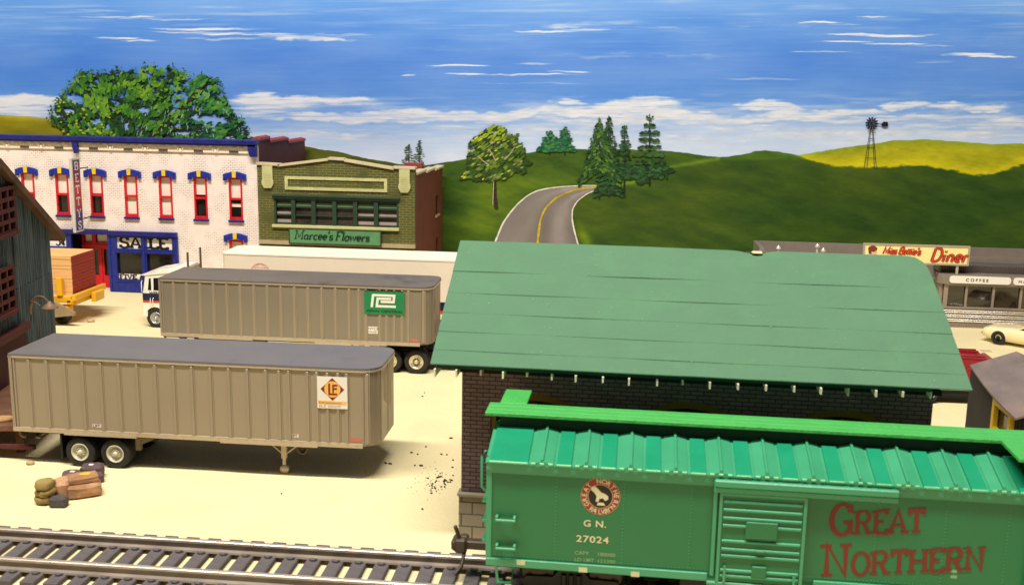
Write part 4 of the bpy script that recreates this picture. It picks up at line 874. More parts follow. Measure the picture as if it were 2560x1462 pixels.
# ================================================================ vehicles and small things
tan=mat('silver_tan_paint',C(160,146,126),rough=.42,metal=.2,var=.035,vscale=.5,bump=.05,bscale=30)
tanr=mat('light_rail',C(190,174,150),rough=.4,metal=.25,var=.05)
roofg=mat('trailer_roof_grey',C(110,106,108),rough=.42,var=.06,vscale=.8,spec=.5,dirt=C(84,78,76),dscale=.45,dlo=.62)
tyre=mat('tyre_rubber',C(38,36,36),rough=.7,var=.15,bump=.3,bscale=14)
hubw=mat('cream_wheel_hub',C(206,202,180),rough=.45,var=.05)
chrome=mat('pale_chrome_hub',C(232,222,190),rough=.2,metal=.6,var=.05)
silver=mat('silver_hub',C(200,200,200),rough=.25,metal=.6,var=.05)
chas=mat('black_chassis',C(26,26,28),rough=.6,var=.1); frameg=mat('grey_underframe',C(120,108,90),rough=.6,var=.1)
def wheel(parent,x,y,z,r,w,hub,holes=False,name='wheel',s=1):
    """near face at y, axle along y"""
    m=MB(); pr=[(r*.58,0.02),(r*.62,0.0),(r*.88,0.0),(r*.97,w*.07),(r,w*.15)]
    for k in range(1,4): pr+=[(r,w*(.15+.2*k)-.012),(r*.965,w*(.15+.2*k)-.006),(r*.965,w*(.15+.2*k)+.006),(r,w*(.15+.2*k)+.012)]
    pr+=[(r,w*.9),(r*.9,w),(r*.5,w)]
    m.lathe([(a,b*s) for a,b in pr],(x,y,z),'y',36)
    t=m.build(name,tyre,parent)
    h=MB(); h.lathe([(a_,b_*s) for a_,b_ in [(r*.60,.0),(r*.57,-.02),(r*.52,.0),(r*.49,.05),(r*.36,.13 if not holes else .03),(r*.30,.10),(r*.16,.05),(r*.14,-.04),(r*.09,-.06),(0.001,-.06)]],(x,y,z),'y',30)
    rim=h.build('rim',hub,t)
    m=MB()
    for k in range(10):
        a=2*PI*k/10; m.lathe([(.001,-.03*s),(.018 if not holes else .022,-.03*s),(.018,.1*s)],(x+r*.25*math.cos(a),y+.04*s,z+r*.25*math.sin(a)),'y',6)
    m.build('wheel_nuts',hub if not holes else chas,rim)
    return t
def roundrect(L,D,r,n=6,both=False):
    p=[(0,0)] if not both else [(r-r*math.cos(PI/2*k/n),r-r*math.sin(PI/2*k/n)) for k in range(n+1)]
    p+= [(L-r+r*math.sin(PI/2*k/n),r-r*math.cos(PI/2*k/n)) for k in range(n+1)]+[(L-r+r*math.cos(PI/2*k/n),D-r+r*math.sin(PI/2*k/n)) for k in range(n+1)]
    p+= [(0,D)] if not both else [(r-r*math.sin(PI/2*k/n),D-r+r*math.cos(PI/2*k/n)) for k in range(n+1)]
    return p
TL,TD,TB,TT=12.16,2.8,1.2,3.72
def make_trailer(label,group):
    t=thing('semi_trailer',label,'trailer',world=False,group=group)
    body=MB(); body.prism(roundrect(TL,TD,.55),TB,TT,axis='z').build('body',tan,t)
    b=[c for c in t.children][0]
    ribs=[.66+.607*k for k in range(14)]+[8.98,9.29,9.9,10.2,10.54,10.88,11.16,11.82]
    for yy,s in ((0,-1),(TD,1)):
        m=MB()
        for x in ribs:
            y0,y1=(yy-.045,yy-.001) if s<0 else (yy+.001,yy+.045)
            m.box(x-.045,x+.045,y0,y1,TB+.09,TT-.14,bv=.012)
            m.box(x-.085,x+.085,(y0+.031) if s<0 else y0,y1 if s<0 else y0+.015,TB+.09,TT-.14)
        if s<0: m.box(.0,.10,-.05,-.001,TB,TT-.05); m.box(.13,.19,-.03,-.001,TB+.09,TT-.1)
        m.build('side_posts',tan,b)
    # rounded nose: rivet seams
    m=MB()
    for a in (.15,.75,1.35):
        x=TL-.55+.556*math.sin(a); y=.55-.556*math.cos(a); m.tube([(x,y,TB+.1),(x,y,TT-.12)],.014,5)
    m.tube([(TL+.004,TD*.5,TB+.1),(TL+.004,TD*.5,TT-.12)],.012,5); m.build('nose_seam',tan,b)
    def rim(z0,z1,g,mm,nm):
        q=roundrect(TL+g,TD+2*g,.57); q=[(x-(g if i in (0,len(q)-1) else 0)*0-(.01),y-g) for i,(x,y) in enumerate(q)]; MB().prism(q,z0,z1,axis='z').build(nm,mm,t)
    rim(TT-.10,TT-.0505,.05,tanr,'top_rail'); rim(TT-.05,TT+.03,.035,roofg,'roof')
    m=MB(); m.box(0,TL-.5,-.055,-.0,TB-.06,TB+.085); m.box(0,TL-.5,TD,TD+.055,TB-.06,TB+.085)
    for a,c in ((1.75,4.2),(7.0,10.2)): m.box(a,c,-.075,-.056,TB-.10,TB+.02); 
    m.build('bottom_rail',tanr,t)
    MB().box(.05,TL-.6,.1,TD-.1,TB-.14,TB-.001).build('shade_floor_slab',chas,t)  # black floor slab added to deepen the shade under the trailer
    m=MB(); 
    x=.35
    while x<TL-.7: m.box(x,x+.05,-.066,-.056,TB+.045,TB+.075); x+=.30
    m.build('rivets',tanr,b)
    # running gear
    m=MB(); m.box(1.3,4.6,.5,.75,.82,TB-.141); m.box(1.3,4.6,TD-.75,TD-.5,.82,TB-.141)
    for x in (2.2,3.4): m.tube([(x,.1,.5),(x,TD-.1,.5)],.07,8); m.box(x-.35,x+.35,.55,.7,.6,.72)
    m.box(1.5,1.56,.1,.95,.2,TB-.15); m.box(1.5,1.56,TD-.95,TD-.1,.2,TB-.15); m.build('axles',chas,t)
    m=MB(); m.box(4.05,4.22,.15,.3,.62,TB-.141); m.prism([(4.22,TB-.15),(4.75,TB-.15),(4.22,.8)],.18,.26); m.tube([(0.1,.15,TB-.1),(.15,.12,.95),(.3,.1,.9)],.05,6); m.box(.55,.7,.3,2.5,.78,.86); m.box(.6,.66,.5,.56,.86,TB-.141); m.tube([(.5,.4,.8),(.9,.4,1.0)],.04,6)
    m.build('underframe',frameg,t)
    for x in (2.2,3.4):
        wheel(t,x,.02,.5,.5,.34,hubw); wheel(t,x,.40,.5,.5,.34,hubw); wheel(t,x,TD-.02,.5,.5,.34,hubw,s=-1); wheel(t,x,TD-.40,.5,.5,.34,hubw,s=-1)
    # landing gear
    for yy in (.35,TD-.45):
        m=MB(); m.box(8.86,9.04,yy,yy+.14,.52,TB-.141,bv=.01); m.box(8.90,9.0,yy+.02,yy+.12,.2,.52); m.lathe([(.001,-.02),(.14,-.02),(.15,0),(.15,.10),(.14,.12),(.001,.12)],(8.95,yy+.02,.15),'y',18)
        m.tube([(8.45,yy+.07,TB-.15),(8.88,yy+.07,.68)],.035,6); m.tube([(9.5,yy+.07,TB-.15),(9.02,yy+.07,.68)],.035,6); m.build('landing_leg',tanr,t)
    m=MB(); m.tube([(9.5,.6,.78+.18*math.cos(0)),(9.5,.6,.78)],.02,5); m.lathe([(.15,-.01),(.19,0),(.15,.01)],(9.5,.6,.78),'y',18); m.box(8.9,9.0,.49,TD-.45,.85,.92); m.build('landing_brace',frameg,t)
    m=MB(); m.quad((TL+.006,.85,2.5),(TL+.006,1.9,2.0),(TL+.006,1.9,3.45),(TL+.006,.85,3.45)); m.build('nose_plate',mat('tan_plate',C(186,166,130)),t,fix=False)
    return t
def TF(t,x,y,z): return lambda u,v,o:(x+u,y-o,z+v)
gp='grey ribbed semi trailers standing on the sand lot'
t1=make_trailer('grey ribbed semi trailer with a red diamond on a white panel, standing in front',gp)
t2=dup(t1); t2['label']='grey ribbed semi trailer with a green railroad logo panel, parked behind the diamond one'
tan2=mat('grey_brown_paint',C(142,132,116),rough=.42,metal=.2,var=.04,vscale=.5); roof2=mat('worn_trailer_roof',C(110,102,94),rough=.5,var=.08,vscale=.8,dirt=C(70,64,60),dscale=.45,dlo=.56)
for ch in t2.children:
    for nm,mm in (('body',tan2),('roof',roof2)):
        if ch.name.split('.')[0]==nm: ch.material_slots[0].link='OBJECT'; ch.material_slots[0].material=mm
t1.location=(-19.46,31.58,0); t1.rotation_euler=(0,0,0)
t2.location=(-20.02,44.25,0.17)
# decals of trailer 1 (own coordinates)
dy=-.05
def quadmat(name,parent,x0,x1,z0,z1,y,m,th=.006): return MB().box(x0,x1,y-th,y,z0,z1).build(name,m,parent)
pw=mat('white_decal',C(240,234,224),rough=.35,var=.03)
mar=mat('maroon_ink',C(132,26,40),rough=.4); ory=mat('orange_yellow_ink',C(244,190,92),rough=.4); pinkm=mat('faded_red_ink',C(196,110,100),rough=.5)
p=quadmat('logo_panel',t1,10.22,11.19,2.42,3.46,-.052,pw)
cx,cz=10.71,3.05
MB().prism([(cx-.38,cz),(cx,cz-.37),(cx+.38,cz),(cx,cz+.37)],-.0625,-.0585).build('diamond',mar,p)
m=MB(); m.disc((cx,-.0645,cz),.265,'y',28,sx=.98); m.build('disc',ory,p,fix=False)
m=MB()
for a,b,c,d in ((-.13,-.07,-.19,.19),(-.0695,.16,-.19,-.13),(-.0,.05,-.12,.16),(.0505,.17,.10,.16),(.0505,.15,-.01,.05)): m.box(cx+a,cx+b,-.0672,-.0655,cz+c,cz+d)
m.build('monogram',mar,p)
q=quadmat('name_strip',p,10.25,11.16,2.555,2.665,-.0585,ory,.003)
text('Erie Lackawanna',.07,mar,q,T_front(10.27,-.062,2.575),xs=1.12,depth=.0006)
text('ELZ 205207',.072,pinkm,q,T_front(10.27,-.0592,2.455),xs=1.45,depth=.0006,bold=.01)
wd=mat('worn_white_ink',C(222,206,196))
for x in (2.7,9.27): 
    f=quadmat('lift_mark',t1,x,x+.30,TB+.18,TB+.30,-.004,wd,.004); text('LIFT',.10,mat('dark_brown_ink',C(60,30,36)),f,T_front(x+.02,-.0085,TB+.19),xs=.95,depth=.0006,bold=.02)
f=quadmat('caution_label',t1,11.2,11.62,TB+.13,TB+.25,-.004,pinkm,.004)
# decals of trailer 2
gdec=mat('green_decal',C(34,130,76),rough=.4,var=.06)
p=quadmat('logo_panel',t2,9.22,10.98,2.50,3.50,-.052,gdec)
dkg=mat('dark_green_ink',C(16,44,28))
for a in (9.22,9.8,10.1,10.38,10.68): quadmat('panel_tab',p,a+.02,a+(.5 if a<9.5 else .25),3.505,3.545,-.05,mat('dark_decal_edge',C(30,50,38)))
# interlocked P and C, drawn as a bent double band
def bandpoly(par,pts,w,y,mm,name,shear=.12):
    m=MB(); mxs=len(pts)
    for i in range(mxs-1):
        (xa,za),(xb,zb_)=pts[i],pts[i+1]; o=i*.0006
        x0_,x1_=min(xa,xb)-w/2,max(xa,xb)+w/2; z0_,z1_=min(za,zb_)-w/2,max(za,zb_)+w/2
        f=lambda x,z:(x+shear*(z-2.7),y-o,z)
        m.add([f(x0_,z0_),f(x1_,z0_),f(x1_,z1_),f(x0_,z1_)],[(0,1,2,3)])
    return m.build(name,mm,par,fix=False)
X=9.54; Z_=2.86
bandpoly(p,[(X,Z_),(X,Z_+.48),(X+.93,Z_+.48),(X+.93,Z_+.2),(X+.42,Z_+.2)],.105,-.060,pw,'logo_letter')
bandpoly(p,[(X+1.0,Z_+.0),(X+.22,Z_+.0),(X+.22,Z_+.335),(X+.76,Z_+.335)],.105,-.060,pw,'logo_letter')
text('PENN CENTRAL',.105,dkg,p,T_front(9.31,-.060,2.59),xs=1.52,shear=.25,bold=.02,depth=.001)
f=quadmat('number_plate',t2,9.33,9.80,1.62,1.93,-.004,pw); text('NYCZ',.105,dkg,f,T_front(9.38,-.0125,1.79),xs=1.15,depth=.0006,bold=.01); text('292438',.09,dkg,f,T_front(9.37,-.0125,1.655),xs=1.0,depth=.0006)
quadmat('caution_label',t2,11.2,11.62,TB+.13,TB+.25,-.004,pinkm,.004)
# ---- tractor units
wt=mat('white_truck_paint',C(246,240,226),rough=.3,var=.02,coat=.3); nv=mat('stripe_navy',C(30,34,72),rough=.35); rs=mat('stripe_red',C(222,70,40),rough=.35); bl2=mat('bumper_white',C(236,226,206),rough=.4)
def make_tractor(label,paint,stripes,hub,words,cabin=True):
    """cab-over tractor, nose at -x, own coordinates: x 0 = nose, near side y 0"""
    t=thing('truck_tractor',label,'truck',world=False)
    D=2.45
    if cabin:
        m=MB(); prof=[(.03,1.0),(.0,1.2),(.02,1.85),(.16,2.62),(.10,2.72),(2.0,2.95),(2.1,2.9),(2.1,.95),(1.15,.95)]+[(.62+.57*math.cos(a),.5+.57*math.sin(a)) for a in np.linspace(.9,2.55,8)]
        m.prism(prof,0,D); cab=m.build('cab',paint,t)
        m=MB(); m.prism([(-.12,2.70),(.2,2.80),(2.12,3.02),(2.12,2.94),(.1,2.70)],-.04,D+.04); m.prism([(.3,2.83),(1.6,3.12),(2.1,3.10),(2.12,3.02)],.35,D-.35); m.build('cab_roof',paint,t)
        m=MB(); m.prism([(.28,1.95),(.36,2.55),(.46,2.57),(.46,1.95)],-.012,-.001); m.prism([(.58,1.95),(.60,2.58),(1.35,2.62),(1.35,1.95)],-.012,-.001); m.build('side_window',gl,cab)
        m=MB(); m.add([(.045,.15,1.95),(.045,D-.15,1.95),(.135,D-.15,2.55),(.135,.15,2.55)],[(0,1,2,3)]); m.build('windscreen',gl,cab,fix=False)
        for (z0,z1,mm) in stripes:
            m=MB(); m.box(-.012,2.1,-.012,-.0005,z0,z1); m.box(-.012,-.0,-.0004,D,z0,z1); m.build('stripe',mm,cab)
        m=MB(); m.box(-.06,.2,-.02,D,.55,.95,bv=.04); m.build('bumper',paint,t)
        m=MB(); m.tube([(.42,-.05,1.55),(.42,-.1,1.5),(.42,-.1,1.2),(.42,-.05,1.15)],.018,6); m.tube([(.55,-.05,1.55),(.55,-.1,1.5),(.55,-.1,1.2),(.55,-.05,1.15)],.018,6); m.tube([(.05,-.1,2.45),(.05,-.22,2.4),(.05,-.22,1.9),(.05,-.1,1.85)],.02,6); m.build('grab_handle',wt,cab)
        if words: text(words,.17,mat('dark_word_ink',C(44,44,52)),cab,lambda u,v,o:(.34+u,-.014-o*.1,1.72+v),xs=.9,bold=.02,shear=.1,depth=.01)
        for yy in (.35,D-.45):
            m=MB(); m.tube([(2.3,yy,.9),(2.3,yy,3.9 if words else 3.2)],.06,8); m.build('exhaust_stack',mat('grey_stack',C(110,100,92),rough=.4,metal=.4),t)
        wheel(t,.62,.02,.5,.5,.32,hub); wheel(t,.62,D-.02,.5,.5,.32,hub,s=-1)
    m=MB(); m.box(.2,6.6,.55,.75,.62,.86); m.box(.2,6.6,D-.75,D-.55,.62,.86); m.box(4.3,5.9,.4,D-.4,.93,1.05,bv=.05)
    m.box(2.4,3.5,.05,.5,.35,.85,bv=.05); m.box(2.3,6.5,.76,D-.76,.55,.93)
    for x in (4.55,5.75): m.tube([(x,.1,.5),(x,D-.1,.5)],.1,8)
    m.box(6.3,6.36,.0,.7,.25,1.0); m.box(6.3,6.36,D-.7,D,.25,1.0)
    m.build('chassis',chas,t)
    for x in (4.6,5.78): wheel(t,x,.0,.54,.54,.34,hub,True); wheel(t,x,.38,.54,.54,.34,hub,True); wheel(t,x,D,.54,.54,.34,hub,True,s=-1); wheel(t,x,D-.38,.54,.54,.34,hub,True,s=-1)
    return t
w1=make_tractor('white cab-over truck tractor with navy and red stripes nosing out behind the green-logo trailer',wt,((1.41,1.78,nv),(1.30,1.40,rs)),silver,'WERNER')
w1.location=(-23.92,50.95,0)
w2=make_tractor('black tractor chassis with chrome wheels under the nose of the green-logo trailer',wt,(),chrome,None)
w2.rotation_euler=(0,0,PI); w2.location=(-3.97,46.9,0)
# ---- long white trailer behind
t=thing('box_trailer','long smooth white box trailer standing behind the ribbed trailers','trailer',world=False)
m=MB(); Lw=15.0; m.prism(roundrect(Lw,2.6,.35,both=True),1.05,3.92,axis='z'); bd_=m.build('body',mat('white_trailer_side',C(246,230,208),rough=.4,var=.02),t)
m=MB(); m.prism([(x-.02 if x<1 else x+.02,y*1.015-.02) for x,y in roundrect(Lw,2.6,.37,both=True)],3.9205,3.99,axis='z'); m.build('roof',mat('white_trailer_roof',C(250,242,224),rough=.4,var=.02),t)
m=MB(); m.tube([(.35,-.005,3.86),(Lw-.35,-.005,3.86)],.02,5)
for z0,z1,mm in ((1.5,1.92,nv),(1.32,1.495,rs),(1.2,1.315,pw)): MB().box(.4,Lw-.36,-.008,-.0005,z0,z1).build('stripe',mm,bd_)
e=MB(); e.disc((1.98,-.006,3.02),.52,'y',36,r0=.50); 
for k in range(-3,4): e.disc((1.98,-.006-.0004*(k+4),3.02),.50,'y',28,r0=.485,sx=abs(k)/3.5+.02)
for z in (-.3,-.1,.1,.3): w=math.sqrt(.25-z*z); e.box(1.98-w,1.98+w,-.010,-.009,3.02+z,3.02+z+.014)
e.build('globe_emblem',mat('faint_red_ink',C(224,140,130)),bd_,fix=False)
m=MB(); m.box(9.5,13.5,.4,2.2,.75,1.049); m.build('underframe',chas,t)
for x in (10.6,11.8): wheel(t,x,.03,.5,.5,.34,silver); wheel(t,x,2.2,.5,.5,.34,silver)
for yy in (.4,2.0): MB().box(3.9,4.1,yy,yy+.15,.05,1.049).build('landing_leg',tanr,t)
t.location=(-19.45,50.2,.12)
# ---- yellow loader with a load of boards
ylw=mat('loader_yellow',C(236,178,34),rough=.4,var=.06)
t=thing('lumber_carrier','yellow lumber carrier with grey wedge and black tyre half hidden by the barn','loader',(-29,52,0))
m=MB(); m.box(-31.2,-27.7,50.8,51.0,1.15,1.5,bv=.03); m.box(-31.2,-27.7,53.5,53.7,1.15,1.5,bv=.03); m.box(-27.95,-27.45,50.8,53.8,1.05,1.30,bv=.03); m.box(-27.55,-27.35,50.6,53.9,1.3,1.62,bv=.03); m.box(-27.34,-27.1,52.2,53.2,.95,1.45,bv=.03); m.build('load_bed',ylw,t)
MB().box(-28.42,-28.12,50.72,50.98,1.501,2.45,bv=.03).build('stake',ylw,t); MB().box(-30.5,-30.2,50.72,50.98,1.501,2.45,bv=.03).build('stake',ylw,t)
MB().prism([(-29.4,2.1),(-28.9,1.9),(-28.45,1.35),(-27.3,.75),(-27.3,.62),(-29.4,.35)],50.3,50.5).build('wedge_plate',mat('tan_grey_plate',C(150,130,100),rough=.6,var=.15),t)
m=MB(); m.lathe([(.001,-.02),(.05,-.02),(.05,.0)],(-28.35,50.28,1.2),'y',10); m.build('pin',chas,t)
wheel(t,-28.35,50.9,.42,.42,.4,chas); wheel(t,-30.2,50.9,.42,.42,.4,chas)
MB().box(-29.3,-27.9,50.85,51.4,.5,.95,bv=.05).build('axle_box',ylw,t)
t=thing('lumber_stack','stack of orange-tan boards with red painted ends resting on the yellow carrier','lumber',(-29,52.2,1.5))
tn=mat('board_tan',C(232,180,118),rough=.7,var=.1,stretch=(.3,1,6),vscale=2)
m=MB(); n=12
for k in range(n):
    z0=1.505+2.03*k/n; m.box(-31.1,-27.70+R(-.015,.015),51.02+R(0,.04),53.45,z0,z0+2.03/n-.006,bv=.003)
m.build('boards',tn,t); 
m=MB()
for k in range(n): z0=1.505+2.03*k/n; m.box(-27.684,-27.655+R(-.008,.008),51.03,53.44,z0+.004,z0+2.03/n-.014)
m.build('painted_end',mat('barn_red_ends',C(160,52,44),rough=.7,var=.12),t)
# ---------------------------------------------------------------- cars
def make_car(name,label,cat,paint,roofz=1.27,wagon=False,L=4.65):
    t=thing(name,label,cat,world=False)
    k=L/4.65
    st_=[(0,.70,.42,.60),(.06,.80,.30,.70),(.35,.88,.22,.76),(1.0,.92,.20,.80),(1.8,.93,.20,.86),(2.8,.93,.20,.88),(3.7,.94,.20,.90),(4.2,.90,.22,.88),(4.55,.84,.30,.82),(4.65,.76,.42,.74)]
    def loft(S_,fn,smooth_=True):
        m=MB(); vs=[]; 
        for s in S_: vs+=fn(*s)
        n=len(fn(*S_[0])); fs=[(i*n+j,i*n+(j+1)%n,(i+1)*n+(j+1)%n,(i+1)*n+j) for i in range(len(S_)-1) for j in range(n)]
        m.add(vs,fs,smooth_); m.add(vs[:n],[tuple(range(n))]); m.add(vs[-n:],[tuple(range(n))]); return m
    def sec(x,w,zl,zt):
        h=zt-zl; q=[(-w*.88,zl),(-w*.97,zl+h*.2),(-w,zl+h*.55),(-w*.97,zl+h*.85),(-w*.86,zl+h*.98),(-w*.4,zl+h*1.03)]
        return [(x*k,y,z) for y,z in q]+[(x*k,-y,z) for y,z in q[::-1]]
    b=loft(st_,sec).build('body',paint,t)
    if wagon: cab=[(1.5,.80,.62,.87,.90),(2.1,.80,.66,.87,roofz),(3.2,.80,.68,.87,roofz+.03),(4.3,.80,.66,.87,roofz),(4.6,.78,.62,.80,1.0)]
    else: cab=[(1.75,.76,.60,.86,.90),(2.35,.78,.60,.86,roofz-.03),(2.75,.78,.60,.86,roofz),(3.2,.78,.60,.86,roofz-.02),(4.0,.76,.60,.86,.91)]
    def cs(x,wb,wt_,zb,zt): return [(x*k,-wb,zb-.05),(x*k,-wt_-.04,zt-.06),(x*k,-wt_+.08,zt-.01),(x*k,wt_-.08,zt-.01),(x*k,wt_+.04,zt-.06),(x*k,wb,zb-.05)]
    loft(cab,cs).build('cabin_glass',gl,t)
    def rs_(x,wb,wt_,zb,zt): return [(x*k,-wt_-.055,zt-.07),(x*k,-wt_+.07,zt+.012),(x*k,wt_-.07,zt+.012),(x*k,wt_+.055,zt-.07)]
    loft(cab[1:-1],rs_).build('roof',paint,t)
    m=MB()
    for (xa,za),(xb,zb_) in ((((cab[0][0]),.88),(cab[1][0],cab[1][4]-.03)),((cab[-1][0],.88),(cab[-2][0],cab[-2][4]-.03)),((2.9,.88),(2.85,roofz-.03))):
        for s in (-1,1): m.tube([(xa*k,s*.77,za),(xb*k,s*.655,zb_)],.035,6)
    m.build('pillars',paint,t)
    for x in (.86,3.72):
        for s in (-1,1): wheel(t,x*k,(-.95 if s<0 else .72),.34,.34,.23,chas)
    m=MB(); m.box(-.05,.1,-.78,.78,.36,.48,bv=.03); m.box(L-.1,L+.05,-.78,.78,.4,.52,bv=.03); m.build('bumper',mat('car_chrome',C(206,200,188),rough=.2,metal=.8),t)
    return t
crm=mat('cream_car_paint',C(238,226,178),rough=.3,var=.03,coat=.3); red2=mat('red_car_paint',C(150,28,42),rough=.3,var=.06,coat=.4)
c1=make_car('parked_car','cream coupe with black wheels parked in front of the diner','car',crm)
c1.location=(19.22,55.9,0); c1.rotation_euler=(0,0,math.radians(-40)); c1.scale=(1.04,1.04,1.04)
t=thing('parked_truck','dark red truck mostly hidden between the green station roof and the shed','truck',(13,44.3,0))
m=MB(); m.prism([(10.2,.75),(15.55,.75),(15.6,1.2),(15.5,1.62),(15.2,1.86),(10.2,1.95)],43.45,45.25); b=m.build('body',red2,t)
m=MB()
for y in (43.6,43.9,44.8,45.1): m.box(10.3,15.1,y-.03,y+.03,1.875,1.965)
m.box(15.2,15.5,43.7,45.0,1.5,1.87,bv=.1); m.build('deck_rib',red2,b)
MB().box(10.2,15.5,43.5,45.2,.42,.749).build('underbody',chas,t)
MB().box(10.9,15.5,43.38,43.449,.62,.67).build('trim_strip',MATS['car_chrome'],t)
MB().box(14.02,14.42,43.30,43.44,.72,.92,bv=.03).build('side_lamp',mat('red_lens',C(220,40,50),rough=.2),t)
for x in (11.4,14.6,15.0):
    pass
wheel(t,12.9,43.42,.36,.36,.24,silver); wheel(t,11.0,43.42,.36,.36,.24,silver); wheel(t,12.9,45.0,.36,.36,.24,silver)
# ---------------------------------------------------------------- track
t=thing('railway_track','model railway track with dark ties and grey rails across the lower left','railway track',(-3,24.9,0))
tie=mat('dark_tie',C(92,86,88),rough=.85,var=.18,vscale=3,bump=.3,bscale=10); railm=mat('nickel_rail',C(184,172,162),rough=.35,metal=.4,var=.1); railw=mat('rail_side',C(146,134,124),rough=.5,metal=.2,var=.15)
YN,YFR=24.06,25.76
for y in (YN,YFR):
    m=MB(); z=.15
    m.prism([(y-.17,z),(y+.17,z),(y+.15,z+.045),(y+.04,z+.07),(y+.035,z+.20),(y-.035,z+.20),(y-.04,z+.07),(y-.15,z+.045)],-34,18,axis='x'); m.k=1
    m.prism([(y-.035,z+.2005),(y+.035,z+.2005),(y+.075,z+.215),(y+.075,z+.275),(y+.055,z+.29),(y-.055,z+.29),(y-.075,z+.275),(y-.075,z+.215)],-34,18,axis='x')
    m.build('rail',[railw,railm],t)
x=-23.6
base=None
for i in range(56):
    if base is None:
        m=MB(); m.box(-.19,.19,23.4,26.55,.0,.148,bv=.02)
        for y in (YN,YFR):
            for s in (-1,1): m.box(-.07,.07,y+s*.23-.05,y+s*.23+.05,.148,.215,bv=.015); m.box(-.1,.1,y+s*.20-.03,y+s*.20+.03,.1485,.20)
        m.lathe([(.03,.149),(.02,.152),(.001,.152)],(0,24.9,0),n=8)
        base=m.build('tie',tie,t); o=base
    else: o=base.copy(); COL.objects.link(o); o.parent=t
    o.location=(x+3+3,0,0) if False else (x,0,0); x+=.612
MB().box(-16.95,-16.55,25.25,25.55,.2,.36,bv=.03).build('yellow_track_clip',MATS['yellow_paint'],t)
# ---------------------------------------------------------------- boxcar
BA=math.radians(-1.3); BO=Vector((-2.84,23.6,0))
t=thing('boxcar','bright green ribbed-roof railroad boxcar with dark red slanted lettering in the right foreground','boxcar',BO,rz=BA,world=False)
bxx,bxy=Vector((math.cos(BA),math.sin(BA),0)),Vector((-math.sin(BA),math.cos(BA),0))
def ob_(px,py,y=0.0):      # own (x,z) of a place on the near side of the car
    d=ray(px,py); o=Vector((0,0,CZ))-BO; k=(y-o.dot(bxy))/d.dot(bxy); p=o+d*k; return p.dot(bxx),p.z
BL=12.75; BW=3.1; ZS,ZE=1.43,3.86
grn=mat('boxcar_green',C(30,114,70),rough=.42,var=.04,vscale=.7,bump=.10,bscale=16,spec=.5)
grr=mat('boxcar_roof_green',C(58,150,110),rough=.35,var=.06,vscale=1,spec=.6,bump=.08,bscale=12)
grt=mat('boxcar_roof_plate',C(26,142,104),rough=.3,var=.06,vscale=1,spec=.6)
grw=mat('running_board_green',C(70,168,82),rough=.5,var=.05,bump=.6,bscale=11)
body=MB(); body.box(0,BL,0,BW,ZS,ZE); b=body.build('body',grn,t)
m=MB()
m.box(-.03,BL+.03,-.075,-.0005,ZE-.16,ZE); m.box(-.03,BL+.03,-.05,-.0005,ZE-.24,ZE-.1605)   # eave plate
m.box(-.02,5.2,-.07,-.0005,ZS-.14,ZS+.05,bv=.015); m.box(7.6,BL+.02,-.07,-.0005,ZS-.14,ZS+.05,bv=.015); m.box(.1,BL-.1,.05,BW-.05,ZS-.2,ZS-.001)
m.box(-.03,.10,-.03,-.0005,ZS+.06,ZE-.245); m.box(BL-.10,BL+.03,-.03,-.0005,ZS+.06,ZE-.245)
m.build('side_frame',grr,t)
m=MB()
for x in (1.62,3.2,4.75,8.9,10.4,11.75):     # riveted seams
    z=ZS+.12
    while z<ZE-.3: m.box(x-.012,x+.012,-.008,-.0005,z,z+.022); z+=.085
x=.2
while x<BL-.2: m.box(x,x+.022,-.008,-.0005,ZS+.10,ZS+.122); x+=.085
m.build('rivets',grr,b)
# roof: panels, seam caps, raised plates
ym,zr=BW/2,.46
def slope(m,xa,xb,h,y0=-.07,y1=None,base=-.02,h2=None):
    h2=h if h2 is None else h2
    y1=ym-.02 if y1 is None else y1
    for s in (0,1):
        Y_=lambda y: y if s==0 else BW-y
        zf=lambda y: ZE+zr*max(0,y+.07)/(ym+.07)
        vs=[(xa,Y_(y0),zf(y0)+base),(xb,Y_(y0),zf(y0)+base),(xb,Y_(y1),zf(y1)+base),(xa,Y_(y1),zf(y1)+base),(xa,Y_(y0),zf(y0)+h),(xb,Y_(y0),zf(y0)+h2),(xb,Y_(y1),zf(y1)+h2),(xa,Y_(y1),zf(y1)+h)]
        m.add(vs,[(3,2,1,0),(4,5,6,7),(0,1,5,4),(1,2,6,5),(2,3,7,6),(3,0,4,7)])
m=MB(); slope(m,-.05,BL+.05,.03,y0=-.09,y1=ym,base=.001); 
rx_=[1.28+1.025*k for k in range(12) if 1.28+1.025*k<BL]
for x in rx_: 
    m.prism([(-.0,0),(.0,0)],0,0) if False else None
    slope(m,x-.028,x+.028,.17,y0=-.10)
    slope(m,x-.27,x-.0285,.05,y0=-.11,h2=.11); slope(m,x+.0285,x+.27,.11,y0=-.11,h2=.05)
m.build('roof',grr,t)
m=MB(); slope(m,.05,.95,.085,y0=-.10,y1=1.3)
for a in rx_[:-1]: slope(m,a+.345,a+.68,.085,y0=-.12,y1=1.22)
slope(m,rx_[-1]+.35,BL-.02,.07,y0=-.10)
m.build('roof_plate',grt,t)
m=MB()
for a,b_ in [(.05,.95)]+[(q+.345,q+.68) for q in rx_[:-1]]+[(rx_[-1]+.35,BL-.02)]: m.tube([(a,-.115,ZE+.055),(b_,-.115,ZE+.055)],.032,6)
for a in rx_:
    for d_ in (-.20,0,.20): m.tube([(a+d_-.05,-.115,ZE+.06),(a+d_+.05,-.115,ZE+.06)],.035,6)
m.build('eave_lip',mat('eave_highlight_green',C(110,190,140),rough=.3,spec=.7),t)  # paler green puts the highlight along the eave edge into the colour
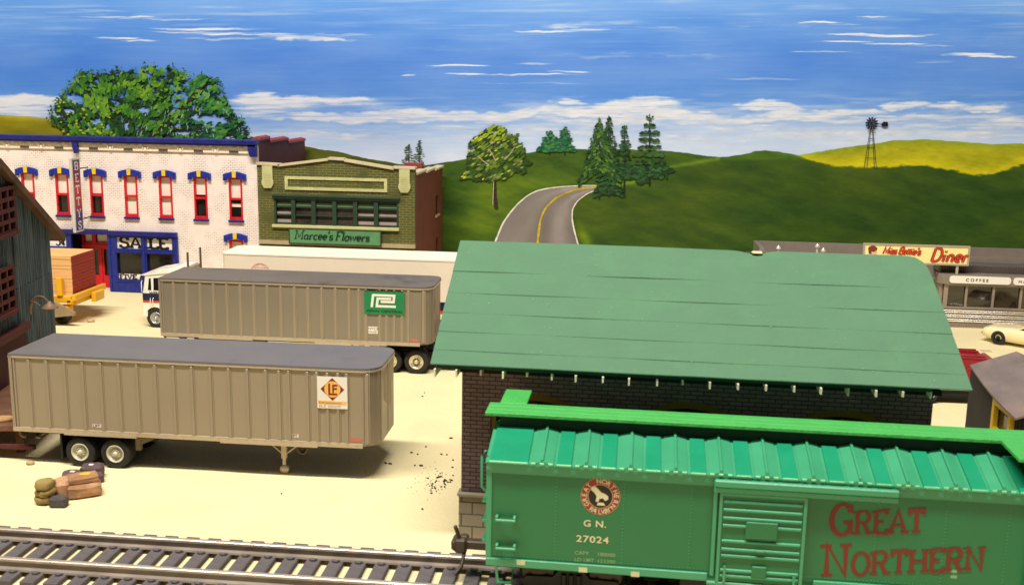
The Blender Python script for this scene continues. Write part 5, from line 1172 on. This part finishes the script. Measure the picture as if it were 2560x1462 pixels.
# running board with cross boards at the two ends
RZ=4.62
m=MB()
for k in range(3): m.box(-.25,BL-.15,1.12+k*.29,1.12+k*.29+.275,RZ,RZ+.09,bv=.012)
m.box(BL-1.0,BL-.15,-.10,1.105,RZ-.07,RZ+.02,bv=.012) if False else m.box(BL-.98,BL-.15,-.12,1.10,RZ-.0,RZ+.088,bv=.012)
m.box(.0,.68,2.0,BW+.1,RZ,RZ+.088,bv=.012)
rw=m.build('running_board',grw,t)
m=MB(); x=.4
m.box(.1,BL-.4,1.28,1.82,ZE+zr-.08,RZ-.001)  # full-length dark beam added, standing in for the shade below the running board
m.box(.1,.3,2.2,2.9,4.1,RZ-.001); m.box(BL-.6,BL-.4,.2,.9,4.0,RZ-.001); m.build('support_and_shade_beam',mat('support_shade_green',C(20,52,38),rough=.8),t)
# door with corrugations
x0d,x1d=ob_(1795,1300)[0],ob_(2013,1300)[0]; zd0,zd1=ZS-.10,3.50
d=MB().box(x0d,x1d,-.12,-.001,zd0,zd1,bv=.02).build('door',grn,t)
m=MB(); m.box(x0d,x0d+.07,-.16,-.1205,zd0,zd1); m.box(x1d-.07,x1d,-.16,-.1205,zd0,zd1); m.box(x0d+.0705,x1d-.0705,-.155,-.1205,zd1-.06,zd1)
zc=[3.30,3.10,2.90,2.72,2.34,2.14,1.98,1.62,1.48]
for z in zc: 
    m.tube([(x0d+.10,-.125,z),(x1d-.10,-.125,z)],.042,8)
m.build('door_ribs',grr,d)
cxd=(x0d+x1d)/2
for q in ((.36,2.44,2.86),(.17,1.50,1.78),(.12,2.10,2.17)): MB().box(cxd-q[0],cxd+q[0],-.19,-.121,q[1],q[2],bv=.02).build('door_plate',grn,d)
m=MB(); m.box(x0d-.14,ob_(2245,1215)[0],-.24,-.0755,ZE-.20,ZE-.03,bv=.03); m.box(x0d-.14,ob_(2245,1215)[0],-.20,-.0755,ZE-.34,ZE-.203,bv=.02)
m.box(x0d-.13,x0d-.03,-.10,-.0305,ZS,ZE-.35,bv=.02); m.box(x0d-.2,x1d+2.2,-.16,-.0715,ZS-.20,ZS-.105,bv=.02); m.box(x0d+.16,x0d+.22,-.20,-.17,zd0,1.75); m.box(x1d-.22,x1d-.16,-.20,-.17,zd0,1.6)
m.build('door_track',grr,t)
def grab(x0,x1,z,par,nm='grab_iron'):
    m=MB(); m.box(x0,x1,-.17,-.11,z-.03,z+.03,bv=.015); m.box(x0,x0+.07,-.15,-.0005,z-.045,z+.10,bv=.015); m.box(x1-.07,x1,-.15,-.0005,z-.045,z+.10,bv=.015); return m.build(nm,grr,par)
for py in (1293,1363):
    a,z=ob_(1240,py); c,_=ob_(1291,py); grab(a,c,z-.0,t)
lad=MB(); 
for z in np.arange(1.75,3.7,.42): lad.box(BL-.52,BL-.02,-.17,-.12,z-.03,z+.03,bv=.015)
for x in (BL-.55,BL-.05): lad.box(x,x+.06,-.12,-.0305,1.5,3.62)
lad.build('ladder',grr,t)
m=MB(); m.tube([(-.06,.1,4.1),(-.16,.1,3.95),(-.16,.1,3.2),(-.06,.1,3.1)],.035,6); 
for z in (1.8,2.3,2.8): m.box(-.14,-.001,.1,.9,z,z+.05)
m.build('end_ladder',grr,t)
m=MB(); m.tube([(.22,-.03,ZS-.1),(.27,-.03,.86),(.60,-.03,.86),(.66,-.03,ZS-.1)],.04,6); m.build('stirrup_step',grr,t)
m=MB(); m.tube([(BL-.22,-.03,ZS-.1),(BL-.27,-.03,.86),(BL-.60,-.03,.86),(BL-.66,-.03,ZS-.1)],.04,6); m.build('stirrup_step',grr,t)
wb=mat('faded_white_print',C(206,204,166),rough=.5,var=.08)
for px,py in ((1303,1401),(1458,1419),(1588,1430)):
    a,z=ob_(px,py); MB().box(a-.10,a+.10,-.078,-.0705,z-.07,z+.05).build('white_tab',wb,t)
# running gear
blk=mat('black_truck_frame',C(30,28,28),rough=.6,var=.15)
for xc in (2.0,BL-2.0):
    m=MB(); yw0,yw1=BW/2-.98,BW/2+.98
    for yy in (yw0,yw1-.14): m.prism([(xc-1.25,.62),(xc-1.1,.78),(xc-.45,.80),(xc-.3,.98),(xc+.3,.98),(xc+.45,.80),(xc+1.1,.78),(xc+1.25,.62),(xc+1.1,.5),(xc+.5,.5),(xc+.3,.35),(xc-.3,.35),(xc-.5,.5),(xc-1.1,.5)],yy,yy+.14)
    for k in (-.18,0,.18): m.lathe([(.07,.42),(.07,.9)],(xc+k,yw0-.02,0),n=8)
    m.box(xc-.2,xc+.2,yw0+.14,yw1-.14,.7,ZS-.2); tr=m.build('truck_frame',blk,t)
    for dx in (-.82,.82):
        m=MB(); 
        for s in (-1,1): m.lathe([(.001,s*.9),(.14,s*.9),(.18,s*.86),(.36,s*.88),(.44,s*.89),(.46,s*.80),(.52,s*.76),(.52,s*.73),(.001,s*.73)],(xc+dx,BW/2-.1,.96-.0),'y',28) if False else m.lathe([(.001,s*.92),(.14,s*.92),(.2,s*.88),(.34,s*.90),(.41,s*.91),(.42,s*.80),(.48,s*.77),(.48,s*.74),(.001,s*.74)],(xc+dx,BW/2,.86),'y',28)
        m.tube([(xc+dx,BW/2-.9,.86),(xc+dx,BW/2+.9,.86)],.08,8); m.build('wheelset',mat('wheel_steel',C(60,52,48),rough=.4,metal=.5),t)
m=MB(); m.box(3.6,BL-3.6,BW/2-.25,BW/2+.25,.85,ZS-.2); m.box(4.6,6.2,.35,1.0,.7,1.2); m.tube([(6.6,.7,.95),(8.4,.7,.95)],.28,10); m.build('underframe',blk,t)
m=MB(); m.box(-.75,.1,BW/2-.12,BW/2+.12,.95,1.18,bv=.03); m.box(-1.05,-.72,BW/2-.22,BW/2+.02,.86,1.26,bv=.06); m.box(-1.12,-.98,BW/2-.2,BW/2+.26,.92,1.2,bv=.05); m.box(-.95,-.72,BW/2+.05,BW/2+.3,.9,1.22,bv=.05)
m.tube([(-.78,BW/2-.1,.9),(-.82,BW/2-.35,.6),(-.95,BW/2-.5,.45)],.05,7); m.tube([(-.9,BW/2-.1,1.2),(-1.0,BW/2-.25,1.62)],.05,6); m.build('coupler',mat('brown_coupler',C(70,58,50),rough=.5,var=.2),t)
# herald, numbers, name
redk=mat('brick_red_print',C(118,44,34),rough=.55,var=.05); rr2=mat('herald_red',C(150,50,44),rough=.5); inkk=mat('herald_black',C(28,30,26),rough=.5); wk=mat('herald_white',C(222,212,176),rough=.5)
cx,cz=ob_(1501,1240); rad=.465
m=MB(); m.disc((cx,-.004,cz),rad,'y',40); h=m.build('herald',rr2,t,fix=False)
m=MB(); m.disc((cx,-.007,cz),rad*.60,'y',32); m.build('herald_disc',inkk,h,fix=False)
m=MB(); m.disc((cx,-.0055,cz),rad*.645,'y',32,r0=rad*.60); m.disc((cx,-.0055,cz),rad*.99,'y',40,r0=rad*.965); m.build('herald_ring',mat('herald_pink',C(196,150,120)),h,fix=False)
gt=[(-.20,.20),(-.12,.23),(-.06,.17),(.02,.08),(.10,.05),(.16,.0),(.17,-.08),(.10,-.12),(.06,-.06),(-.02,-.08),(-.04,-.16),(-.10,-.15),(-.08,-.02),(-.14,.08),(-.20,.13)]
m=MB(); m.add([(cx+a*1.1,-.009,cz+.02+b_*1.0) for a,b_ in gt],[tuple(range(len(gt)))]); m.add([(cx-.08,-.009,cz-.22),(cx+.12,-.009,cz-.22),(cx+.08,-.009,cz-.15),(cx-.05,-.009,cz-.15)],[(0,1,2,3)]); m.build('herald_animal',wk,h,fix=False)
def ringtext(s,a0,a1,up_):
    n=len(s)
    for i,chh in enumerate(s):
        if chh==' ': continue
        a=math.radians(a0+(a1-a0)*i/(n-1)); r=rad*.805; ca,sa=math.cos(a),math.sin(a); ph=a-PI/2 if up_ else a+PI/2; cp_,sp_=math.cos(ph),math.sin(ph)
        def tf(u,v,o,ca=ca,sa=sa,cp_=cp_,sp_=sp_): u-=.045; v-=.055; return (cx+r*ca+u*cp_-v*sp_,-.009-o*.2,cz+r*sa+u*sp_+v*cp_)
        yield text(chh,.115,wk,h,tf,name='herald_letter',bold=.012,depth=.002)
for _ in ringtext('GREAT NORTHERN',215,-35,True): pass
for _ in ringtext('RAILWAY',238,302,False): pass
a,z=ob_(1458,1312); text('G N.',.165,wk,t,T_front(a,-.004,z-.02),xs=1.1,bold=.015,depth=.003,spacing=1.1)
a,z=ob_(1440,1350); text('27024',.165,wk,t,T_front(a,-.004,z-.02),xs=1.25,bold=.015,depth=.003,spacing=1.1)
for k,(l1,l2) in enumerate((('CAPY','100000'),('LD LMT','123300'),('LT WT','46700'))):
    a,z=ob_(1436,1380+k*17); text(l1,.095,mat('faint_print',C(140,170,130)),t,T_front(a,-.004,z-.04),depth=.003,xs=1.05,bold=.008); a,z=ob_(1492,1384+k*17); text(l2,.095,MATS['faint_print'],t,T_front(a,-.004,z-.04),depth=.003,xs=1.1,bold=.008)
def rot(x,z,ang):
    ca,sa=math.cos(ang),math.sin(ang); return lambda u,v,o:(x+u*ca-v*sa*.3,-.004-o*.25,z+u*sa+v*ca)
a,z=ob_(2072,1337); slab('GREAT',.74,.17,redk,t,rot(a,z,math.radians(6.2)),xs=.92,caps=.74,contrast=.66,serif=1.0,track=.01)
a,z=ob_(2054,1440); slab('NORTHERN',.78,.17,redk,t,rot(a,z,math.radians(7.2)),xs=.945,caps=.70,contrast=.66,serif=1.0,track=.015)
a,z=ob_(2385,1438); text('BLT 4-56',.07,MATS['faint_print'],t,T_front(a,-.004,z),depth=.003) if False else None
for k in range(2):
    a,z=ob_(2376,1430+k*14); MB().box(a,a+.14,-.004,-.0005,z,z+.07).build('stencil_block',MATS['faint_print'],t)
# ---------------------------------------------------------------- junk and crumbs on the sand
import mathutils
def lump(m,c,s,rz=0,n=4,noise=.06,seed=0,power=4):
    """a soft-cornered block"""
    rs=random.Random(seed); off=Vector((seed*3.1,seed*1.7,0)); N=n*3; vs=[];fs=[]
    U=16;Vn=9
    for i in range(Vn+1):
        th=PI*i/Vn
        for j in range(U):
            ph=2*PI*j/U; x,y,z=math.sin(th)*math.cos(ph),math.sin(th)*math.sin(ph),math.cos(th)
            q=(abs(x)**power+abs(y)**power+abs(z)**power)**(-1/power); p=Vector((x*q,y*q,z*q)); p*=1+noise*mathutils.noise.noise(p*1.7+off)*2
            x,y=p.x*s[0],p.y*s[1]; vs.append((c[0]+x*math.cos(rz)-y*math.sin(rz),c[1]+x*math.sin(rz)+y*math.cos(rz),c[2]+p.z*s[2]))
    fs=[(i*U+j,i*U+(j+1)%U,(i+1)*U+(j+1)%U,(i+1)*U+j) for i in range(Vn) for j in range(U)]
    m.add(vs,fs,power<8); return m
ol=mat('olive_sacking',C(150,128,74),rough=.85,var=.2,vscale=3,dirt=C(110,96,56),dscale=2,dlo=.5)
cb2=mat('brown_crate',C(158,116,82),rough=.8,var=.22,vscale=3,dirt=C(190,150,112),dscale=2.2,dlo=.52)
dgx=mat('slate_crate',C(76,70,72),rough=.75,var=.15,vscale=3); pgx=mat('purple_grey_crate',C(92,74,78),rough=.75,var=.15,vscale=3)
g=(-16.80,28.62)
t=thing('sack_stack','stack of three round olive-tan sacks at the left of the junk pile','sacks',(g[0],g[1],0))
for k in range(3): lump(MB(),(g[0]+.02*(k%2),g[1],.13+.225*k),(.30-.02*k,.30,.15),0,noise=.09,seed=k+1,power=2.8).build('sack',ol,t)
def block(name,label,cat,c,s,rz,m_,seed,group='junk crates dumped beside the front trailer'):
    o=lump(MB(),c,s,rz,noise=.03,seed=seed,power=9).build(name,m_); tag(o,label,cat,group); return o
block('crate','large brown crate under the yellow paint spot in the junk pile','crate',(-15.98,29.35,.20),(.50,.36,.20),.55,cb2,3)
block('crate','upper brown crate stacked on the largest one, marked with a yellow spot','crate',(-16.06,29.46,.50),(.44,.32,.105),.6,cb2,4)
o=lump(MB(),(-16.0,29.52,.612),(.17,.13,.012),.4,noise=.1,seed=9,power=2.5).build('paint_spot',mat('dull_yellow_spot',C(206,176,52)),None); o.parent=bpy.data.objects['crate.001']
block('crate','pinkish tan crate leaning between the olive sacks and the brown crates','crate',(-16.52,29.15,.28),(.30,.36,.28),-.35,mat('pink_tan_crate',C(186,144,112),rough=.8,var=.15,vscale=3),5)
block('crate','small slate-grey crate lying foremost in the junk pile','crate',(-16.27,28.4,.15),(.25,.17,.15),.12,dgx,6)
block('crate','purple-grey crate with a white mark left of its twin, behind the brown crates','crate',(-16.88,30.35,.16),(.30,.26,.16),.35,pgx,7)
block('crate','purple-grey crate with a white mark on top, nearest the trailer tyres','crate',(-16.42,30.75,.22),(.34,.24,.22),.2,pgx,8)
block('crate','low purple-grey crate at the right end of the pile beside the tyre','crate',(-16.16,30.42,.14),(.24,.22,.14),.7,pgx,10)
for c,p in (((-16.86,30.36,.325),'crate.004'),((-16.42,30.72,.445),'crate.005')):
    o=MB().box(c[0]-.08,c[0]+.06,c[1]-.06,c[1]+.05,c[2]-.01,c[2]+.006,bv=.005).build('white_mark',whitep,None); o.parent=bpy.data.objects[p]
st2=mat('tan_stone',C(190,168,128),rough=.9,var=.15)
for (px,py,s,l) in ((76,1160,.13,'small tan pebble in front of the trailer mudflap at far left'),(228,805,.17,'small tan pebble on the bare lot between carrier and truck cab'),(1172,936,.10,'tiny pale pebble beside the station wall under the green eave')):
    p=on_z(px,py); tag(lump(MB(),(p.x,p.y,s*.4),(s,s*.8,s*.55),.3,noise=.2,seed=int(px),power=2.2).build('pebble',st2),l,'pebble')
t=thing('sack','plump tan sack lying on the dock planks at the left edge','sack',(-19.95,32.6,.82)); 
lump(MB(),(-20.28,32.5,.97),(.42,.26,.15),.1,noise=.12,seed=21,power=2.6).build('sack_body',mat('tan_sacking',C(196,154,104),rough=.85,var=.15),t)
lump(MB(),(-20.35,32.45,1.2),(.36,.24,.10),.2,noise=.12,seed=22,power=2.6).build('sack_flap',MATS['tan_sacking'],t)
# dark crumbs by the station corner
sp=[(1275,998),(1282,1003),(1308,1005),(1318,1007),(1483,918),(1533,932),(1597,872),(1797,804),(1550,1020),(1562,1022),(1510,1021),(1613,1121),(1700,1112),(1712,1108),(1688,1117),(1745,1133),(1755,1140),(1740,1145),(1788,1133),(1800,1138),(1790,1152),(1680,1143),(1672,1155),(1650,1165),(1645,1180),(1648,1198),(1665,1190),(1670,1200),(1742,1160),(1750,1172),(1770,1152),(1745,1190),(1720,1188),(1808,1035),(1812,1100),(1725,1078),(1710,1083),(1638,1215),(1640,1240),(1763,935),(1720,932),(1812,978),(1585,447),(1570,475),(455,1243),(1570,1365)]
m=MB()
for i,(a,b_) in enumerate(sp):
    px,py=560+a*.316,840+b_*.316; p=on_z(px,py,.02); s=R(.016,.034)*(1.3 if i<20 else .9); lump(m,(p.x,p.y,.02),(s*R(.9,1.7),s,.022),R(-.6,.6),noise=.35,seed=i,power=2)
for i in range(60):
    p=on_z(random.gauss(1075,26),random.gauss(1205,20),.0); s=R(.007,.016); lump(m,(p.x,p.y,.01),(s*1.3,s,.012),R(0,3),noise=.3,seed=i,power=2)
o=m.build('coal_crumbs',mat('coal_black',C(40,30,26),rough=.8)); tag(o,'scatter of tiny black crumbs on the sand beside the brick station corner','debris'); o['kind']='stuff'
o=MB().box(18.0,18.5,52.9,53.25,.005,.03).build('paper_scrap',mat('tan_card',C(206,184,140))); tag(o,'small flat tan card scrap lying on the ground before the diner','scrap')
